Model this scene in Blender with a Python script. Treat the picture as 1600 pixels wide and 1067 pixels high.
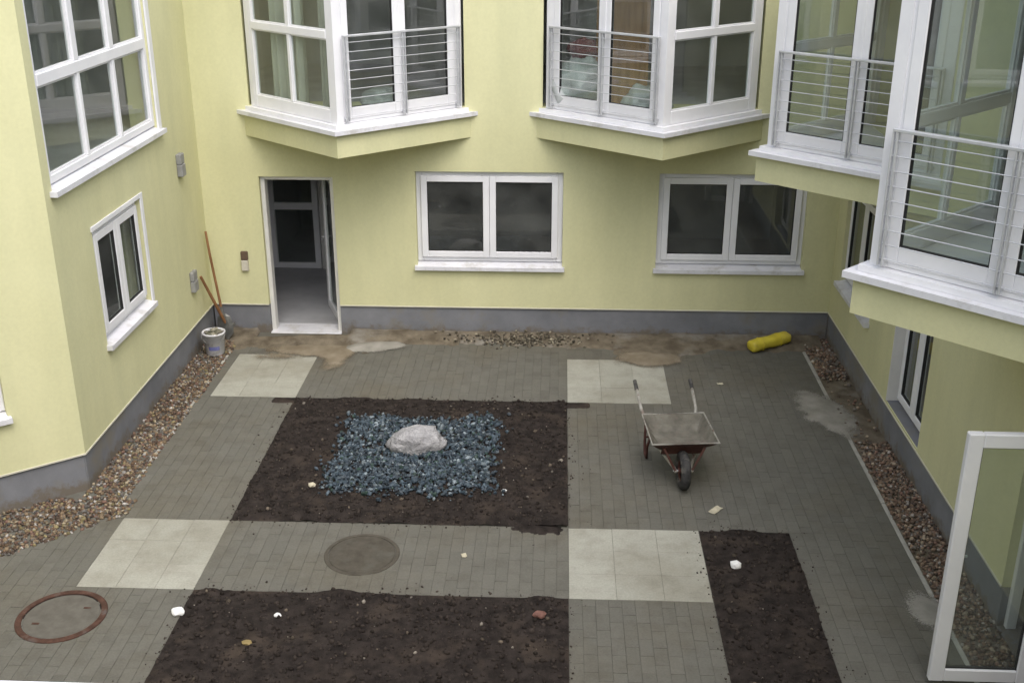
import bpy, bmesh, math, random
import numpy as np
from mathutils import Vector, Matrix, noise

# ------------------------------------------------------------------ scene, camera, sky, sun
for o in list(bpy.data.objects):
    bpy.data.objects.remove(o)
scene = bpy.context.scene
COL = scene.collection
rnd = random.Random(7)

CAM_H, FPX = 5.4, 1750.0
yv = Vector((880 - 800, -165 - 533.5, FPX)).normalized()          # courtyard depth axis seen from the camera
xv = Vector((1, 0, 0)); xv = (xv - xv.dot(yv) * yv).normalized()
zv = xv.cross(yv)
if zv.y > 0: zv = -zv
right = Vector((xv.x, yv.x, zv.x)); up = -Vector((xv.y, yv.y, zv.y)); fwd = Vector((xv.z, yv.z, zv.z))
cam_d = bpy.data.cameras.new('camera'); cam = bpy.data.objects.new('camera', cam_d); COL.objects.link(cam)
cam_d.sensor_width = 36.0; cam_d.lens = 36.0 * FPX / 1600.0; cam_d.clip_start = 0.05; cam_d.clip_end = 2000
m3 = Matrix((right, up, -fwd)).transposed()
cam.matrix_world = Matrix.Translation((0, 0, CAM_H)) @ m3.to_4x4()
scene.camera = cam

SUN_EL, SUN_AZ = 58.0, 152.0      # azimuth: clockwise from +Y, direction the light comes from
wd = bpy.data.worlds.new('World'); scene.world = wd; wd.use_nodes = True
nt = wd.node_tree; nt.nodes.clear()
sky = nt.nodes.new('ShaderNodeTexSky'); sky.sky_type = 'NISHITA'; sky.sun_disc = False
sky.sun_elevation = math.radians(SUN_EL); sky.sun_rotation = math.radians(SUN_AZ)
sky.air_density = 1.0; sky.dust_density = 4.0; sky.ozone_density = 1.0
hs = nt.nodes.new('ShaderNodeHueSaturation'); hs.inputs['Saturation'].default_value = 0.50
bg = nt.nodes.new('ShaderNodeBackground'); bg.inputs['Strength'].default_value = 0.15
wo = nt.nodes.new('ShaderNodeOutputWorld')
nt.links.new(sky.outputs[0], hs.inputs['Color']); nt.links.new(hs.outputs[0], bg.inputs[0]); nt.links.new(bg.outputs[0], wo.inputs[0])
sl = bpy.data.lights.new('sun', 'SUN'); sl.energy = 0.65; sl.angle = math.radians(90); sl.color = (1.0, 0.985, 0.955)
so = bpy.data.objects.new('sun', sl); COL.objects.link(so)
az, el = math.radians(SUN_AZ), math.radians(SUN_EL)
src = Vector((math.sin(az) * math.cos(el), math.cos(az) * math.cos(el), math.sin(el)))
so.rotation_euler = src.to_track_quat('Z', 'Y').to_euler(); so.location = (0, 0, 20)
vs = scene.view_settings
vs.view_transform = 'Standard'; vs.look = 'None'; vs.exposure = 1.0; vs.gamma = 1.0; vs.use_curve_mapping = False
scene.render.resolution_x = 1024; scene.render.resolution_y = 682

# ------------------------------------------------------------------ materials
MAT = {}
def nodes_of(name):
    m = bpy.data.materials.new(name); m.use_nodes = True; MAT[name] = m
    n = m.node_tree; n.nodes.clear()
    out = n.nodes.new('ShaderNodeOutputMaterial')
    return m, n, out
def ramp(n, stops):
    r = n.nodes.new('ShaderNodeValToRGB'); cr = r.color_ramp
    while len(cr.elements) < len(stops): cr.elements.new(0.5)
    for e, (p, c) in zip(cr.elements, stops):
        e.position = p; e.color = (*c, 1)
    return r
def tex(n, scale, detail=4, rough=0.55, coord='Object', kind='ShaderNodeTexNoise', stretch=None):
    tc = n.nodes.new('ShaderNodeTexCoord')
    t = n.nodes.new(kind); t.inputs['Scale'].default_value = scale
    if kind == 'ShaderNodeTexNoise':
        t.inputs['Detail'].default_value = detail; t.inputs['Roughness'].default_value = rough
    src = tc.outputs[coord]
    if coord == 'World':
        pass
    if stretch:
        mp = n.nodes.new('ShaderNodeMapping'); mp.inputs['Scale'].default_value = stretch
        n.links.new(src, mp.inputs[0]); src = mp.outputs[0]
    n.links.new(src, t.inputs['Vector'])
    return t
def gpos(n, t, stretch=None):
    g = n.nodes.new('ShaderNodeNewGeometry'); s = g.outputs['Position']
    if stretch:
        mp = n.nodes.new('ShaderNodeMapping'); mp.inputs['Scale'].default_value = stretch
        n.links.new(s, mp.inputs[0]); s = mp.outputs[0]
    n.links.new(s, t.inputs['Vector'])
def wtex(n, scale, detail=4, rough=0.55, stretch=None):
    t = n.nodes.new('ShaderNodeTexNoise'); t.inputs['Scale'].default_value = scale
    t.inputs['Detail'].default_value = detail; t.inputs['Roughness'].default_value = rough
    gpos(n, t, stretch); return t
# ShaderNodeMix has several A/B sockets: pick the colour ones by index
def mixc(n, fac, a, b, mode='MIX'):
    mx = n.nodes.new('ShaderNodeMix'); mx.data_type = 'RGBA'; mx.blend_type = mode
    F, A, B = mx.inputs[0], mx.inputs[6], mx.inputs[7]
    for sock, v in ((F, fac), (A, a), (B, b)):
        if isinstance(v, bpy.types.NodeSocket): n.links.new(v, sock)
        elif isinstance(v, (int, float)): sock.default_value = v
        else: sock.default_value = (*v, 1)
    return mx.outputs[2]
def bsdf(n, out, color, rough=0.8, spec=0.3, metal=0.0, bump=None, bstr=0.3, bdist=0.01):
    b = n.nodes.new('ShaderNodeBsdfPrincipled')
    if isinstance(color, bpy.types.NodeSocket): n.links.new(color, b.inputs['Base Color'])
    else: b.inputs['Base Color'].default_value = (*color, 1)
    if isinstance(rough, bpy.types.NodeSocket): n.links.new(rough, b.inputs['Roughness'])
    else: b.inputs['Roughness'].default_value = rough
    b.inputs['Specular IOR Level'].default_value = spec; b.inputs['Metallic'].default_value = metal
    if bump is not None:
        bp = n.nodes.new('ShaderNodeBump'); bp.inputs['Strength'].default_value = bstr; bp.inputs['Distance'].default_value = bdist
        n.links.new(bump, bp.inputs['Height']); n.links.new(bp.outputs[0], b.inputs['Normal'])
    n.links.new(b.outputs[0], out.inputs['Surface'])
    return b

def mat_noise(name, c0, c1, scale, rough=0.85, spec=0.25, metal=0.0, bscale=None, bstr=0.3, bdist=0.005, detail=5, lo=0.35, hi=0.68, stretch=None, c2=None, scale2=None):
    m, n, o = nodes_of(name)
    t = wtex(n, scale, detail, 0.6, stretch)
    r = ramp(n, [(lo, c0), (hi, c1)]); n.links.new(t.outputs['Fac'], r.inputs[0])
    col = r.outputs[0]
    if c2:
        t3 = wtex(n, scale2, 5, 0.65); r3 = ramp(n, [(0.52, (0, 0, 0)), (0.68, (1, 1, 1))]); n.links.new(t3.outputs['Fac'], r3.inputs[0])
        col = mixc(n, r3.outputs[0], col, c2)
    if bscale:
        t2 = wtex(n, bscale, 3, 0.6)
        bsdf(n, o, col, rough, spec, metal, t2.outputs['Fac'], bstr, bdist)
    else:
        bsdf(n, o, col, rough, spec, metal)
    return m

YEL = (0.66, 0.60, 0.31)
def make_stucco():
    m, n, o = nodes_of('yellow_render')
    big = wtex(n, 0.55, 4, 0.6); streak = wtex(n, 1.0, 5, 0.6, (2.2, 2.2, 0.35)); fine = wtex(n, 30, 3, 0.6)
    r1 = ramp(n, [(0.3, (0.61, 0.592, 0.352)), (0.7, (0.68, 0.665, 0.412))]); n.links.new(big.outputs['Fac'], r1.inputs[0])
    r2 = ramp(n, [(0.30, (0.90, 0.91, 0.91)), (0.62, (1, 1, 1))]); n.links.new(streak.outputs['Fac'], r2.inputs[0])
    c = mixc(n, 1.0, r1.outputs[0], r2.outputs[0], 'MULTIPLY')
    r3 = ramp(n, [(0.3, (0.96, 0.96, 0.955)), (0.7, (1.02, 1.02, 1.02))]); n.links.new(fine.outputs['Fac'], r3.inputs[0])
    c = mixc(n, 1.0, c, r3.outputs[0], 'MULTIPLY')
    gr = wtex(n, 190, 3, 0.7)
    bsdf(n, o, c, 0.93, 0.15, 0, gr.outputs['Fac'], 0.28, 0.003)
make_stucco()
mat_noise('plinth_grey', (0.155, 0.16, 0.175), (0.225, 0.23, 0.248), 1.6, 0.85, 0.2, bscale=80, bstr=0.4, bdist=0.003, c2=(0.20, 0.185, 0.155), scale2=1.3)
def muddy_plinth():
    m = MAT['plinth_grey']; n = m.node_tree; bs = [k for k in n.nodes if k.type == 'BSDF_PRINCIPLED'][0]
    src = bs.inputs['Base Color'].links[0].from_socket
    g = n.nodes.new('ShaderNodeNewGeometry'); sx = n.nodes.new('ShaderNodeSeparateXYZ'); n.links.new(g.outputs['Position'], sx.inputs[0])
    mr = n.nodes.new('ShaderNodeMapRange'); mr.inputs[1].default_value = 0.0; mr.inputs[2].default_value = .26; mr.inputs[3].default_value = .32; mr.inputs[4].default_value = .80
    n.links.new(sx.outputs['Z'], mr.inputs[0])
    t = wtex(n, 7, 7, 0.72); sub = n.nodes.new('ShaderNodeMath'); sub.operation = 'SUBTRACT'; n.links.new(t.outputs['Fac'], sub.inputs[0]); n.links.new(mr.outputs[0], sub.inputs[1])
    gt = n.nodes.new('ShaderNodeMapRange'); gt.inputs[1].default_value = -.05; gt.inputs[2].default_value = .14; gt.inputs[4].default_value = .85; n.links.new(sub.outputs[0], gt.inputs[0])
    n.links.new(mixc(n, gt.outputs[0], src, (0.15, 0.125, 0.095)), bs.inputs['Base Color'])
muddy_plinth()
mat_noise('base_profile', (0.56, 0.54, 0.45), (0.62, 0.60, 0.50), 6, 0.7)
mat_noise('white_plastic', (0.72, 0.72, 0.75), (0.80, 0.80, 0.82), 2.0, 0.38, 0.45)
mat_noise('white_surround', (0.64, 0.63, 0.60), (0.72, 0.71, 0.68), 3.0, 0.8, 0.2)
mat_noise('sill_metal', (0.62, 0.62, 0.66), (0.74, 0.74, 0.77), 3.0, 0.42, 0.5, c2=(0.52, 0.51, 0.50), scale2=5)
mat_noise('seal_black', (0.02, 0.02, 0.02), (0.03, 0.03, 0.03), 5, 0.6)
mat_noise('steel', (0.50, 0.51, 0.53), (0.62, 0.63, 0.65), 8, 0.42, 0.5, 0.35)
mat_noise('grey_metal', (0.22, 0.22, 0.22), (0.30, 0.30, 0.29), 9, 0.55, 0.4)
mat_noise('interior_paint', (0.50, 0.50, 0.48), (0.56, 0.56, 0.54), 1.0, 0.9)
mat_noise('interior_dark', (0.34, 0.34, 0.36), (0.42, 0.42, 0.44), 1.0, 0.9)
mat_noise('interior_floor', (0.34, 0.34, 0.35), (0.44, 0.44, 0.45), 2.0, 0.55, 0.4)
mat_noise('roof_felt', (0.10, 0.10, 0.10), (0.15, 0.15, 0.15), 3.0, 0.9)
mat_noise('ground_earth', (0.07, 0.06, 0.045), (0.11, 0.095, 0.07), 2.0, 0.95, 0.1)
mat_noise('joint_sand', (0.105, 0.101, 0.086), (0.135, 0.130, 0.111), 5.0, 0.95, 0.1, bscale=120)
mat_noise('joint_mortar', (0.135, 0.13, 0.112), (0.18, 0.173, 0.15), 9.0, 0.95, 0.1, bscale=120)
mat_noise('kerb_concrete', (0.30, 0.29, 0.26), (0.40, 0.39, 0.35), 6.0, 0.9, 0.15, bscale=90)
mat_noise('soil', (0.017, 0.014, 0.0128), (0.040, 0.0325, 0.029), 9.0, 0.97, 0.08, bscale=60, bstr=0.9, bdist=0.012, c2=(0.054, 0.042, 0.034), scale2=2.2)
mat_noise('strip_earth', (0.10, 0.082, 0.06), (0.20, 0.17, 0.128), 5.0, 0.97, 0.08, bscale=70, bstr=0.8, bdist=0.01, c2=(0.24, 0.225, 0.20), scale2=1.4)
def spill_mat(name, c0, c1):
    m = mat_noise(name, c0, c1, 5.0, 0.97, 0.08, bscale=110, bstr=0.6, bdist=0.006)
    n = m.node_tree; out = [k for k in n.nodes if k.type == 'OUTPUT_MATERIAL'][0]; bs = [k for k in n.nodes if k.type == 'BSDF_PRINCIPLED'][0]
    g = n.nodes.new('ShaderNodeNewGeometry'); sx = n.nodes.new('ShaderNodeSeparateXYZ'); n.links.new(g.outputs['Position'], sx.inputs[0])
    mr = n.nodes.new('ShaderNodeMapRange'); mr.inputs[1].default_value = .0022; mr.inputs[2].default_value = .030; mr.inputs[3].default_value = .74; mr.inputs[4].default_value = .22
    n.links.new(sx.outputs['Z'], mr.inputs[0])
    t = wtex(n, 90, 5, 0.75); gt = n.nodes.new('ShaderNodeMapRange'); gt.inputs[3].default_value = 0; gt.inputs[4].default_value = 1
    sub = n.nodes.new('ShaderNodeMath'); sub.operation = 'SUBTRACT'; n.links.new(t.outputs['Fac'], sub.inputs[0]); n.links.new(mr.outputs[0], sub.inputs[1])
    gt.inputs[1].default_value = -.06; gt.inputs[2].default_value = .06; n.links.new(sub.outputs[0], gt.inputs[0])
    tr = n.nodes.new('ShaderNodeBsdfTransparent'); mx = n.nodes.new('ShaderNodeMixShader')
    n.links.new(gt.outputs[0], mx.inputs[0]); n.links.new(tr.outputs[0], mx.inputs[1]); n.links.new(bs.outputs[0], mx.inputs[2]); n.links.new(mx.outputs[0], out.inputs['Surface'])
spill_mat('sand', (0.17, 0.14, 0.10), (0.24, 0.205, 0.155)); spill_mat('mortar_spill_thin', (0.21, 0.20, 0.175), (0.30, 0.285, 0.255))
mat_noise('mortar_spill', (0.20, 0.195, 0.175), (0.27, 0.26, 0.235), 6.0, 0.97, 0.08, bscale=110, bstr=0.6, bdist=0.006)
mat_noise('rock', (0.25, 0.247, 0.255), (0.42, 0.412, 0.42), 7.0, 0.9, 0.2, bscale=22, bstr=1.0, bdist=0.035, c2=(0.24, 0.235, 0.24), scale2=9)
mat_noise('rusty_iron', (0.05, 0.026, 0.018), (0.10, 0.05, 0.036), 14.0, 0.85, 0.25, bscale=60, c2=(0.09, 0.08, 0.075), scale2=7)
mat_noise('cover_infill', (0.095, 0.088, 0.075), (0.13, 0.122, 0.105), 9.0, 0.9, 0.15, bscale=70)
mat_noise('cover_concrete', (0.062, 0.055, 0.044), (0.088, 0.079, 0.064), 9.0, 0.9, 0.15, bscale=70, c2=(0.09, 0.086, 0.072), scale2=4)
mat_noise('red_paint_rusty', (0.075, 0.030, 0.024), (0.12, 0.052, 0.042), 16.0, 0.7, 0.3, bscale=50, c2=(0.10, 0.07, 0.055), scale2=9)
mat_noise('tray_cement', (0.12, 0.112, 0.092), (0.20, 0.188, 0.158), 9.0, 0.9, 0.15, bscale=40, bstr=0.6, bdist=0.01, c2=(0.17, 0.15, 0.125), scale2=6)
mat_noise('galvanised', (0.28, 0.265, 0.235), (0.42, 0.405, 0.37), 14.0, 0.6, 0.3, 0.2, c2=(0.15, 0.095, 0.07), scale2=9)
mat_noise('rubber', (0.03, 0.03, 0.031), (0.07, 0.067, 0.065), 15.0, 0.85, 0.2, c2=(0.15, 0.14, 0.125), scale2=9)
mat_noise('wood_handle', (0.16, 0.075, 0.032), (0.27, 0.14, 0.065), 9.0, 0.7, 0.25, stretch=(1, 1, 0.2))
mat_noise('wood_panel', (0.24, 0.12, 0.05), (0.38, 0.21, 0.095), 5.0, 0.6, 0.3, stretch=(3, 3, 0.3))
mat_noise('blade_steel', (0.10, 0.10, 0.095), (0.20, 0.20, 0.185), 9.0, 0.5, 0.4, 0.5)
mat_noise('bucket_white', (0.60, 0.60, 0.63), (0.70, 0.70, 0.73), 8.0, 0.5, 0.4, c2=(0.38, 0.36, 0.33), scale2=10)
mat_noise('bucket_print', (0.12, 0.13, 0.30), (0.18, 0.19, 0.38), 12.0, 0.5, 0.4)
mat_noise('yellow_plastic', (0.62, 0.50, 0.045), (0.74, 0.62, 0.07), 7.0, 0.45, 0.4, c2=(0.50, 0.40, 0.08), scale2=5)
mat_noise('litter_white', (0.72, 0.72, 0.70), (0.80, 0.80, 0.80), 20.0, 0.7)
mat_noise('litter_tan', (0.42, 0.38, 0.28), (0.55, 0.50, 0.38), 20.0, 0.8)
mat_noise('brick_red', (0.13, 0.065, 0.052), (0.20, 0.105, 0.085), 20.0, 0.9)
mat_noise('leaf_yellow', (0.22, 0.165, 0.07), (0.30, 0.23, 0.11), 20.0, 0.8)
mat_noise('box_brown', (0.10, 0.07, 0.05), (0.15, 0.10, 0.07), 20.0, 0.7)
mat_noise('box_pale', (0.50, 0.47, 0.40), (0.60, 0.56, 0.48), 20.0, 0.7)
mat_noise('plastic_sheet', (0.36, 0.38, 0.38), (0.52, 0.54, 0.54), 4.0, 0.35, 0.5)
mat_noise('curtain', (0.36, 0.37, 0.34), (0.46, 0.47, 0.43), 2.0, 0.9, 0.1)
mat_noise('dark_red_cloth', (0.12, 0.02, 0.025), (0.18, 0.04, 0.04), 5.0, 0.9, 0.1)

def make_glass():
    m, n, o = nodes_of('window_glass')
    f = n.nodes.new('ShaderNodeFresnel'); f.inputs['IOR'].default_value = 2.1   # two coated panes in one
    tr = n.nodes.new('ShaderNodeBsdfTransparent'); tr.inputs[0].default_value = (0.88, 0.92, 0.90, 1)
    gl = n.nodes.new('ShaderNodeBsdfGlossy'); gl.inputs['Roughness'].default_value = 0.015
    w = wtex(n, 1.1, 2, 0.5); bp = n.nodes.new('ShaderNodeBump'); bp.inputs['Strength'].default_value = 0.06; bp.inputs['Distance'].default_value = 0.02
    n.links.new(w.outputs['Fac'], bp.inputs['Height']); n.links.new(bp.outputs[0], gl.inputs['Normal'])
    mx = n.nodes.new('ShaderNodeMixShader')
    g = n.nodes.new('ShaderNodeNewGeometry'); inv = n.nodes.new('ShaderNodeMath'); inv.operation = 'SUBTRACT'; inv.inputs[0].default_value = 1.0; n.links.new(g.outputs['Backfacing'], inv.inputs[1])
    mu = n.nodes.new('ShaderNodeMath'); mu.operation = 'MULTIPLY'; n.links.new(f.outputs[0], mu.inputs[0]); n.links.new(inv.outputs[0], mu.inputs[1])
    n.links.new(mu.outputs[0], mx.inputs[0]); n.links.new(tr.outputs[0], mx.inputs[1]); n.links.new(gl.outputs[0], mx.inputs[2])
    df = n.nodes.new('ShaderNodeBsdfDiffuse'); df.inputs[0].default_value = (0.62, 0.62, 0.60, 1)   # building dust on the panes; its grey also paints a haze lifting the blacks
    w2_ = wtex(n, 2.3, 5, 0.65); dr_ = n.nodes.new('ShaderNodeMapRange'); dr_.inputs[1].default_value = .3; dr_.inputs[2].default_value = .75; dr_.inputs[3].default_value = .012; dr_.inputs[4].default_value = .07
    n.links.new(w2_.outputs['Fac'], dr_.inputs[0])
    m2 = n.nodes.new('ShaderNodeMixShader'); n.links.new(dr_.outputs[0], m2.inputs[0]); n.links.new(mx.outputs[0], m2.inputs[1]); n.links.new(df.outputs[0], m2.inputs[2])
    n.links.new(m2.outputs[0], o.inputs['Surface'])
make_glass()

def make_paver(name, a, b, stain, amt):
    m, n, o = nodes_of(name)
    oi = n.nodes.new('ShaderNodeObjectInfo'); isl = n.nodes.new('ShaderNodeNewGeometry')
    ad = n.nodes.new('ShaderNodeMath'); ad.operation = 'ADD'; n.links.new(oi.outputs['Random'], ad.inputs[0]); n.links.new(isl.outputs['Random Per Island'], ad.inputs[1])
    fr = n.nodes.new('ShaderNodeMath'); fr.operation = 'FRACT'; n.links.new(ad.outputs[0], fr.inputs[0])
    r = ramp(n, [(0.0, a), (1.0, b)]); n.links.new(fr.outputs[0], r.inputs[0])
    t = wtex(n, 0.7, 5, 0.62); r2 = ramp(n, [(0.46, (0, 0, 0)), (0.72, (amt, amt, amt))]); n.links.new(t.outputs['Fac'], r2.inputs[0])
    c = mixc(n, r2.outputs[0], r.outputs[0], stain)
    g = wtex(n, 55, 4, 0.7); r3 = ramp(n, [(0.3, (0.86, 0.86, 0.86)), (0.7, (1.08, 1.08, 1.08))]); n.links.new(g.outputs['Fac'], r3.inputs[0])
    c = mixc(n, 1.0, c, r3.outputs[0], 'MULTIPLY')
    k = wtex(n, 5, 4, 0.7); r4 = ramp(n, [(0.34, (0.86, 0.85, 0.84)), (0.55, (1, 1, 1))]); n.links.new(k.outputs['Fac'], r4.inputs[0])
    c = mixc(n, 1.0, c, r4.outputs[0], 'MULTIPLY')
    h = wtex(n, 160, 3, 0.7)
    bsdf(n, o, c, 0.88, 0.2, 0, h.outputs['Fac'], 0.35, 0.003)
make_paver('paver_grey', (0.121, 0.117, 0.101), (0.137, 0.132, 0.114), (0.124, 0.112, 0.086), 0.9)
make_paver('paver_light', (0.315, 0.312, 0.268), (0.355, 0.352, 0.306), (0.22, 0.205, 0.163), 0.8)

def make_attr(name, rough=0.9, spec=0.2):
    m, n, o = nodes_of(name)
    a = n.nodes.new('ShaderNodeAttribute'); a.attribute_name = 'col'
    t = wtex(n, 70, 3, 0.7); r = ramp(n, [(0.3, (0.75, 0.75, 0.75)), (0.7, (1.15, 1.15, 1.15))]); n.links.new(t.outputs['Fac'], r.inputs[0])
    c = mixc(n, 1.0, a.outputs['Color'], r.outputs[0], 'MULTIPLY')
    bsdf(n, o, c, rough, spec)
make_attr('pebbles', 0.8, 0.3); make_attr('slag_chips', 0.55, 0.45); make_attr('clods', 0.97, 0.08)

# ------------------------------------------------------------------ mesh helpers
class MB:
    def __init__(s): s.v, s.f = [], []
    def add(s, vs_, fs):
        k = len(s.v); s.v += [tuple(v) for v in vs_]; s.f += [tuple(i + k for i in f) for f in fs]; return s
    def box(s, a, b, ch=0.0, T=None):
        (x0, y0, z0), (x1, y1, z1) = a, b
        x0, x1 = min(x0, x1), max(x0, x1); y0, y1 = min(y0, y1), max(y0, y1); z0, z1 = min(z0, z1), max(z0, z1)
        ch = min(ch, 0.45 * min(x1 - x0, y1 - y0, z1 - z0))
        if ch <= 0:
            vs_ = [(x, y, z) for x in (x0, x1) for y in (y0, y1) for z in (z0, z1)]
            fs = [(0, 1, 3, 2), (4, 6, 7, 5), (0, 4, 5, 1), (2, 3, 7, 6), (0, 2, 6, 4), (1, 5, 7, 3)]
        else:
            vs_ = []; idx = {}
            lo, hi = (x0, y0, z0), (x1, y1, z1)
            for sx in (0, 1):
                for sy in (0, 1):
                    for sz in (0, 1):
                        sg = (sx, sy, sz)
                        for ax in range(3):
                            p = []
                            for k in range(3):
                                e = hi[k] if sg[k] else lo[k]
                                p.append(e if k == ax else e + (-ch if sg[k] else ch))
                            idx[(sx, sy, sz, ax)] = len(vs_); vs_.append(tuple(p))
            fs = []
            for ax in range(3):
                o1, o2 = [k for k in range(3) if k != ax]
                for sd in (0, 1):
                    q = []
                    for (p, r_) in ((0, 0), (1, 0), (1, 1), (0, 1)):
                        sg = [0, 0, 0]; sg[ax] = sd; sg[o1] = p; sg[o2] = r_
                        q.append(idx[(*sg, ax)])
                    fs.append(tuple(q))
            for ax in range(3):
                o1, o2 = [k for k in range(3) if k != ax]
                for p in (0, 1):
                    for r_ in (0, 1):
                        s0 = [0, 0, 0]; s0[o1] = p; s0[o2] = r_; s1 = list(s0); s1[ax] = 1
                        fs.append((idx[(*s0, o1)], idx[(*s1, o1)], idx[(*s1, o2)], idx[(*s0, o2)]))
            for sx in (0, 1):
                for sy in (0, 1):
                    for sz in (0, 1):
                        fs.append(tuple(idx[(sx, sy, sz, k)] for k in range(3)))
        if T: vs_ = [T(*v) for v in vs_]
        return s.add(vs_, fs)
    def prism(s, poly, z0, z1, inset_top=0.0, ch=0.0):
        n = len(poly)
        if ch > 0:
            top = inset_poly(poly, ch)
            vs_ = [(x, y, z0) for x, y in poly] + [(x, y, z1 - ch) for x, y in poly] + [(x, y, z1) for x, y in top]
            fs = [tuple(range(n)), tuple(range(2 * n, 3 * n))]
            for L in (0, n):
                fs += [(L + i, L + (i + 1) % n, L + n + (i + 1) % n, L + n + i) for i in range(n)]
        else:
            vs_ = [(x, y, z0) for x, y in poly] + [(x, y, z1) for x, y in poly]
            fs = [tuple(range(n)), tuple(range(n, 2 * n))] + [(i, (i + 1) % n, n + (i + 1) % n, n + i) for i in range(n)]
        return s.add(vs_, fs)
    def tube(s, pts, r, n=8, closed=False, caps=True):
        pts = [Vector(p) for p in pts]; rs = r if isinstance(r, (list, tuple)) else [r] * len(pts)
        rings = []
        ref = None
        for i, p in enumerate(pts):
            if closed: d = pts[(i + 1) % len(pts)] - pts[i - 1]
            else: d = pts[min(i + 1, len(pts) - 1)] - pts[max(i - 1, 0)]
            d.normalize()
            if ref is None:
                ref = d.cross(Vector((0, 0, 1)))
                if ref.length < 1e-3: ref = Vector((1, 0, 0))
            a = (ref - ref.dot(d) * d).normalized(); b = d.cross(a); ref = a
            rings.append([p + rs[i] * (math.cos(t) * a + math.sin(t) * b) for t in [2 * math.pi * k / n for k in range(n)]])
        vs_ = [v for g in rings for v in g]; fs = []
        m = len(rings)
        for i in range(m if closed else m - 1):
            j = (i + 1) % m
            fs += [(i * n + k, i * n + (k + 1) % n, j * n + (k + 1) % n, j * n + k) for k in range(n)]
        if caps and not closed: fs += [tuple(range(n)), tuple((m - 1) * n + k for k in range(n))]
        return s.add(vs_, fs)
    def lathe(s, prof, n=24, c=(0, 0, 0)):
        vs_ = [(c[0] + r * math.cos(2 * math.pi * k / n), c[1] + r * math.sin(2 * math.pi * k / n), c[2] + z) for r, z in prof for k in range(n)]
        fs = [(i * n + k, i * n + (k + 1) % n, (i + 1) * n + (k + 1) % n, (i + 1) * n + k) for i in range(len(prof) - 1) for k in range(n)]
        return s.add(vs_, fs)

def inset_poly(poly, d):
    """move every edge of a convex polygon inwards by d"""
    n = len(poly); cx = sum(p[0] for p in poly) / n; cy = sum(p[1] for p in poly) / n
    lines = []
    for i in range(n):
        (x0, y0), (x1, y1) = poly[i], poly[(i + 1) % n]
        L = math.hypot(x1 - x0, y1 - y0) or 1e-9
        nx, ny = -(y1 - y0) / L, (x1 - x0) / L
        if (cx - x0) * nx + (cy - y0) * ny < 0: nx, ny = -nx, -ny
        lines.append((nx, ny, nx * (x0 + nx * d) + ny * (y0 + ny * d)))
    out = []
    for i in range(n):
        a, b = lines[i - 1], lines[i]
        det = a[0] * b[1] - a[1] * b[0]
        if abs(det) < 1e-6: out.append(poly[i]); continue
        out.append(((a[2] * b[1] - a[1] * b[2]) / det, (a[0] * b[2] - a[2] * b[0]) / det))
    return out

ORG = {}
def worg(o): return ORG.get(o.name, Vector((0, 0, 0)))
def empty(name, loc, label=None, cat=None, group=None):
    o = bpy.data.objects.new(name, None); COL.objects.link(o); o.location = loc; o.empty_display_size = 0.2
    ORG[o.name] = Vector(loc); tag(o, label, cat, group); return o
def tag(o, label=None, cat=None, group=None, kind=None):
    if label: o['label'] = label
    if cat: o['category'] = cat
    if group: o['group'] = group
    if kind: o['kind'] = kind
    return o
def mk(name, mb, mat, parent=None, smooth=False, **kw):
    vs_ = np.array(mb.v, dtype=float)
    lo, hi = vs_.min(0), vs_.max(0)
    c = Vector(((lo[0] + hi[0]) / 2, (lo[1] + hi[1]) / 2, lo[2]))
    me = bpy.data.meshes.new(name)
    me.from_pydata([(v[0] - c.x, v[1] - c.y, v[2] - c.z) for v in mb.v], [], mb.f)
    bm = bmesh.new(); bm.from_mesh(me); bmesh.ops.recalc_face_normals(bm, faces=bm.faces); bm.to_mesh(me); bm.free()
    mats = mat if isinstance(mat, (list, tuple)) else [mat]
    for m in mats: me.materials.append(MAT[m])
    if smooth:
        for p in me.polygons: p.use_smooth = True
    o = bpy.data.objects.new(name, me); COL.objects.link(o)
    ORG[o.name] = c
    if parent is not None:
        o.parent = parent; o.location = c - worg(parent)
    else: o.location = c
    return tag(o, **kw)
def boxobj(name, a, b, mat, parent=None, ch=0.0, T=None, **kw):
    return mk(name, MB().box(a, b, ch, T), mat, parent, **kw)

class Frame:
    """upright plane: u along the wall, v outwards, z up"""
    def __init__(s, o, e, n):
        s.o = Vector((*o, 0)); s.e = Vector((*e, 0)).normalized(); s.n = Vector((*n, 0)).normalized()
    def __call__(s, u, v, z): return s.o + s.e * u + s.n * v + Vector((0, 0, z))

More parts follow.
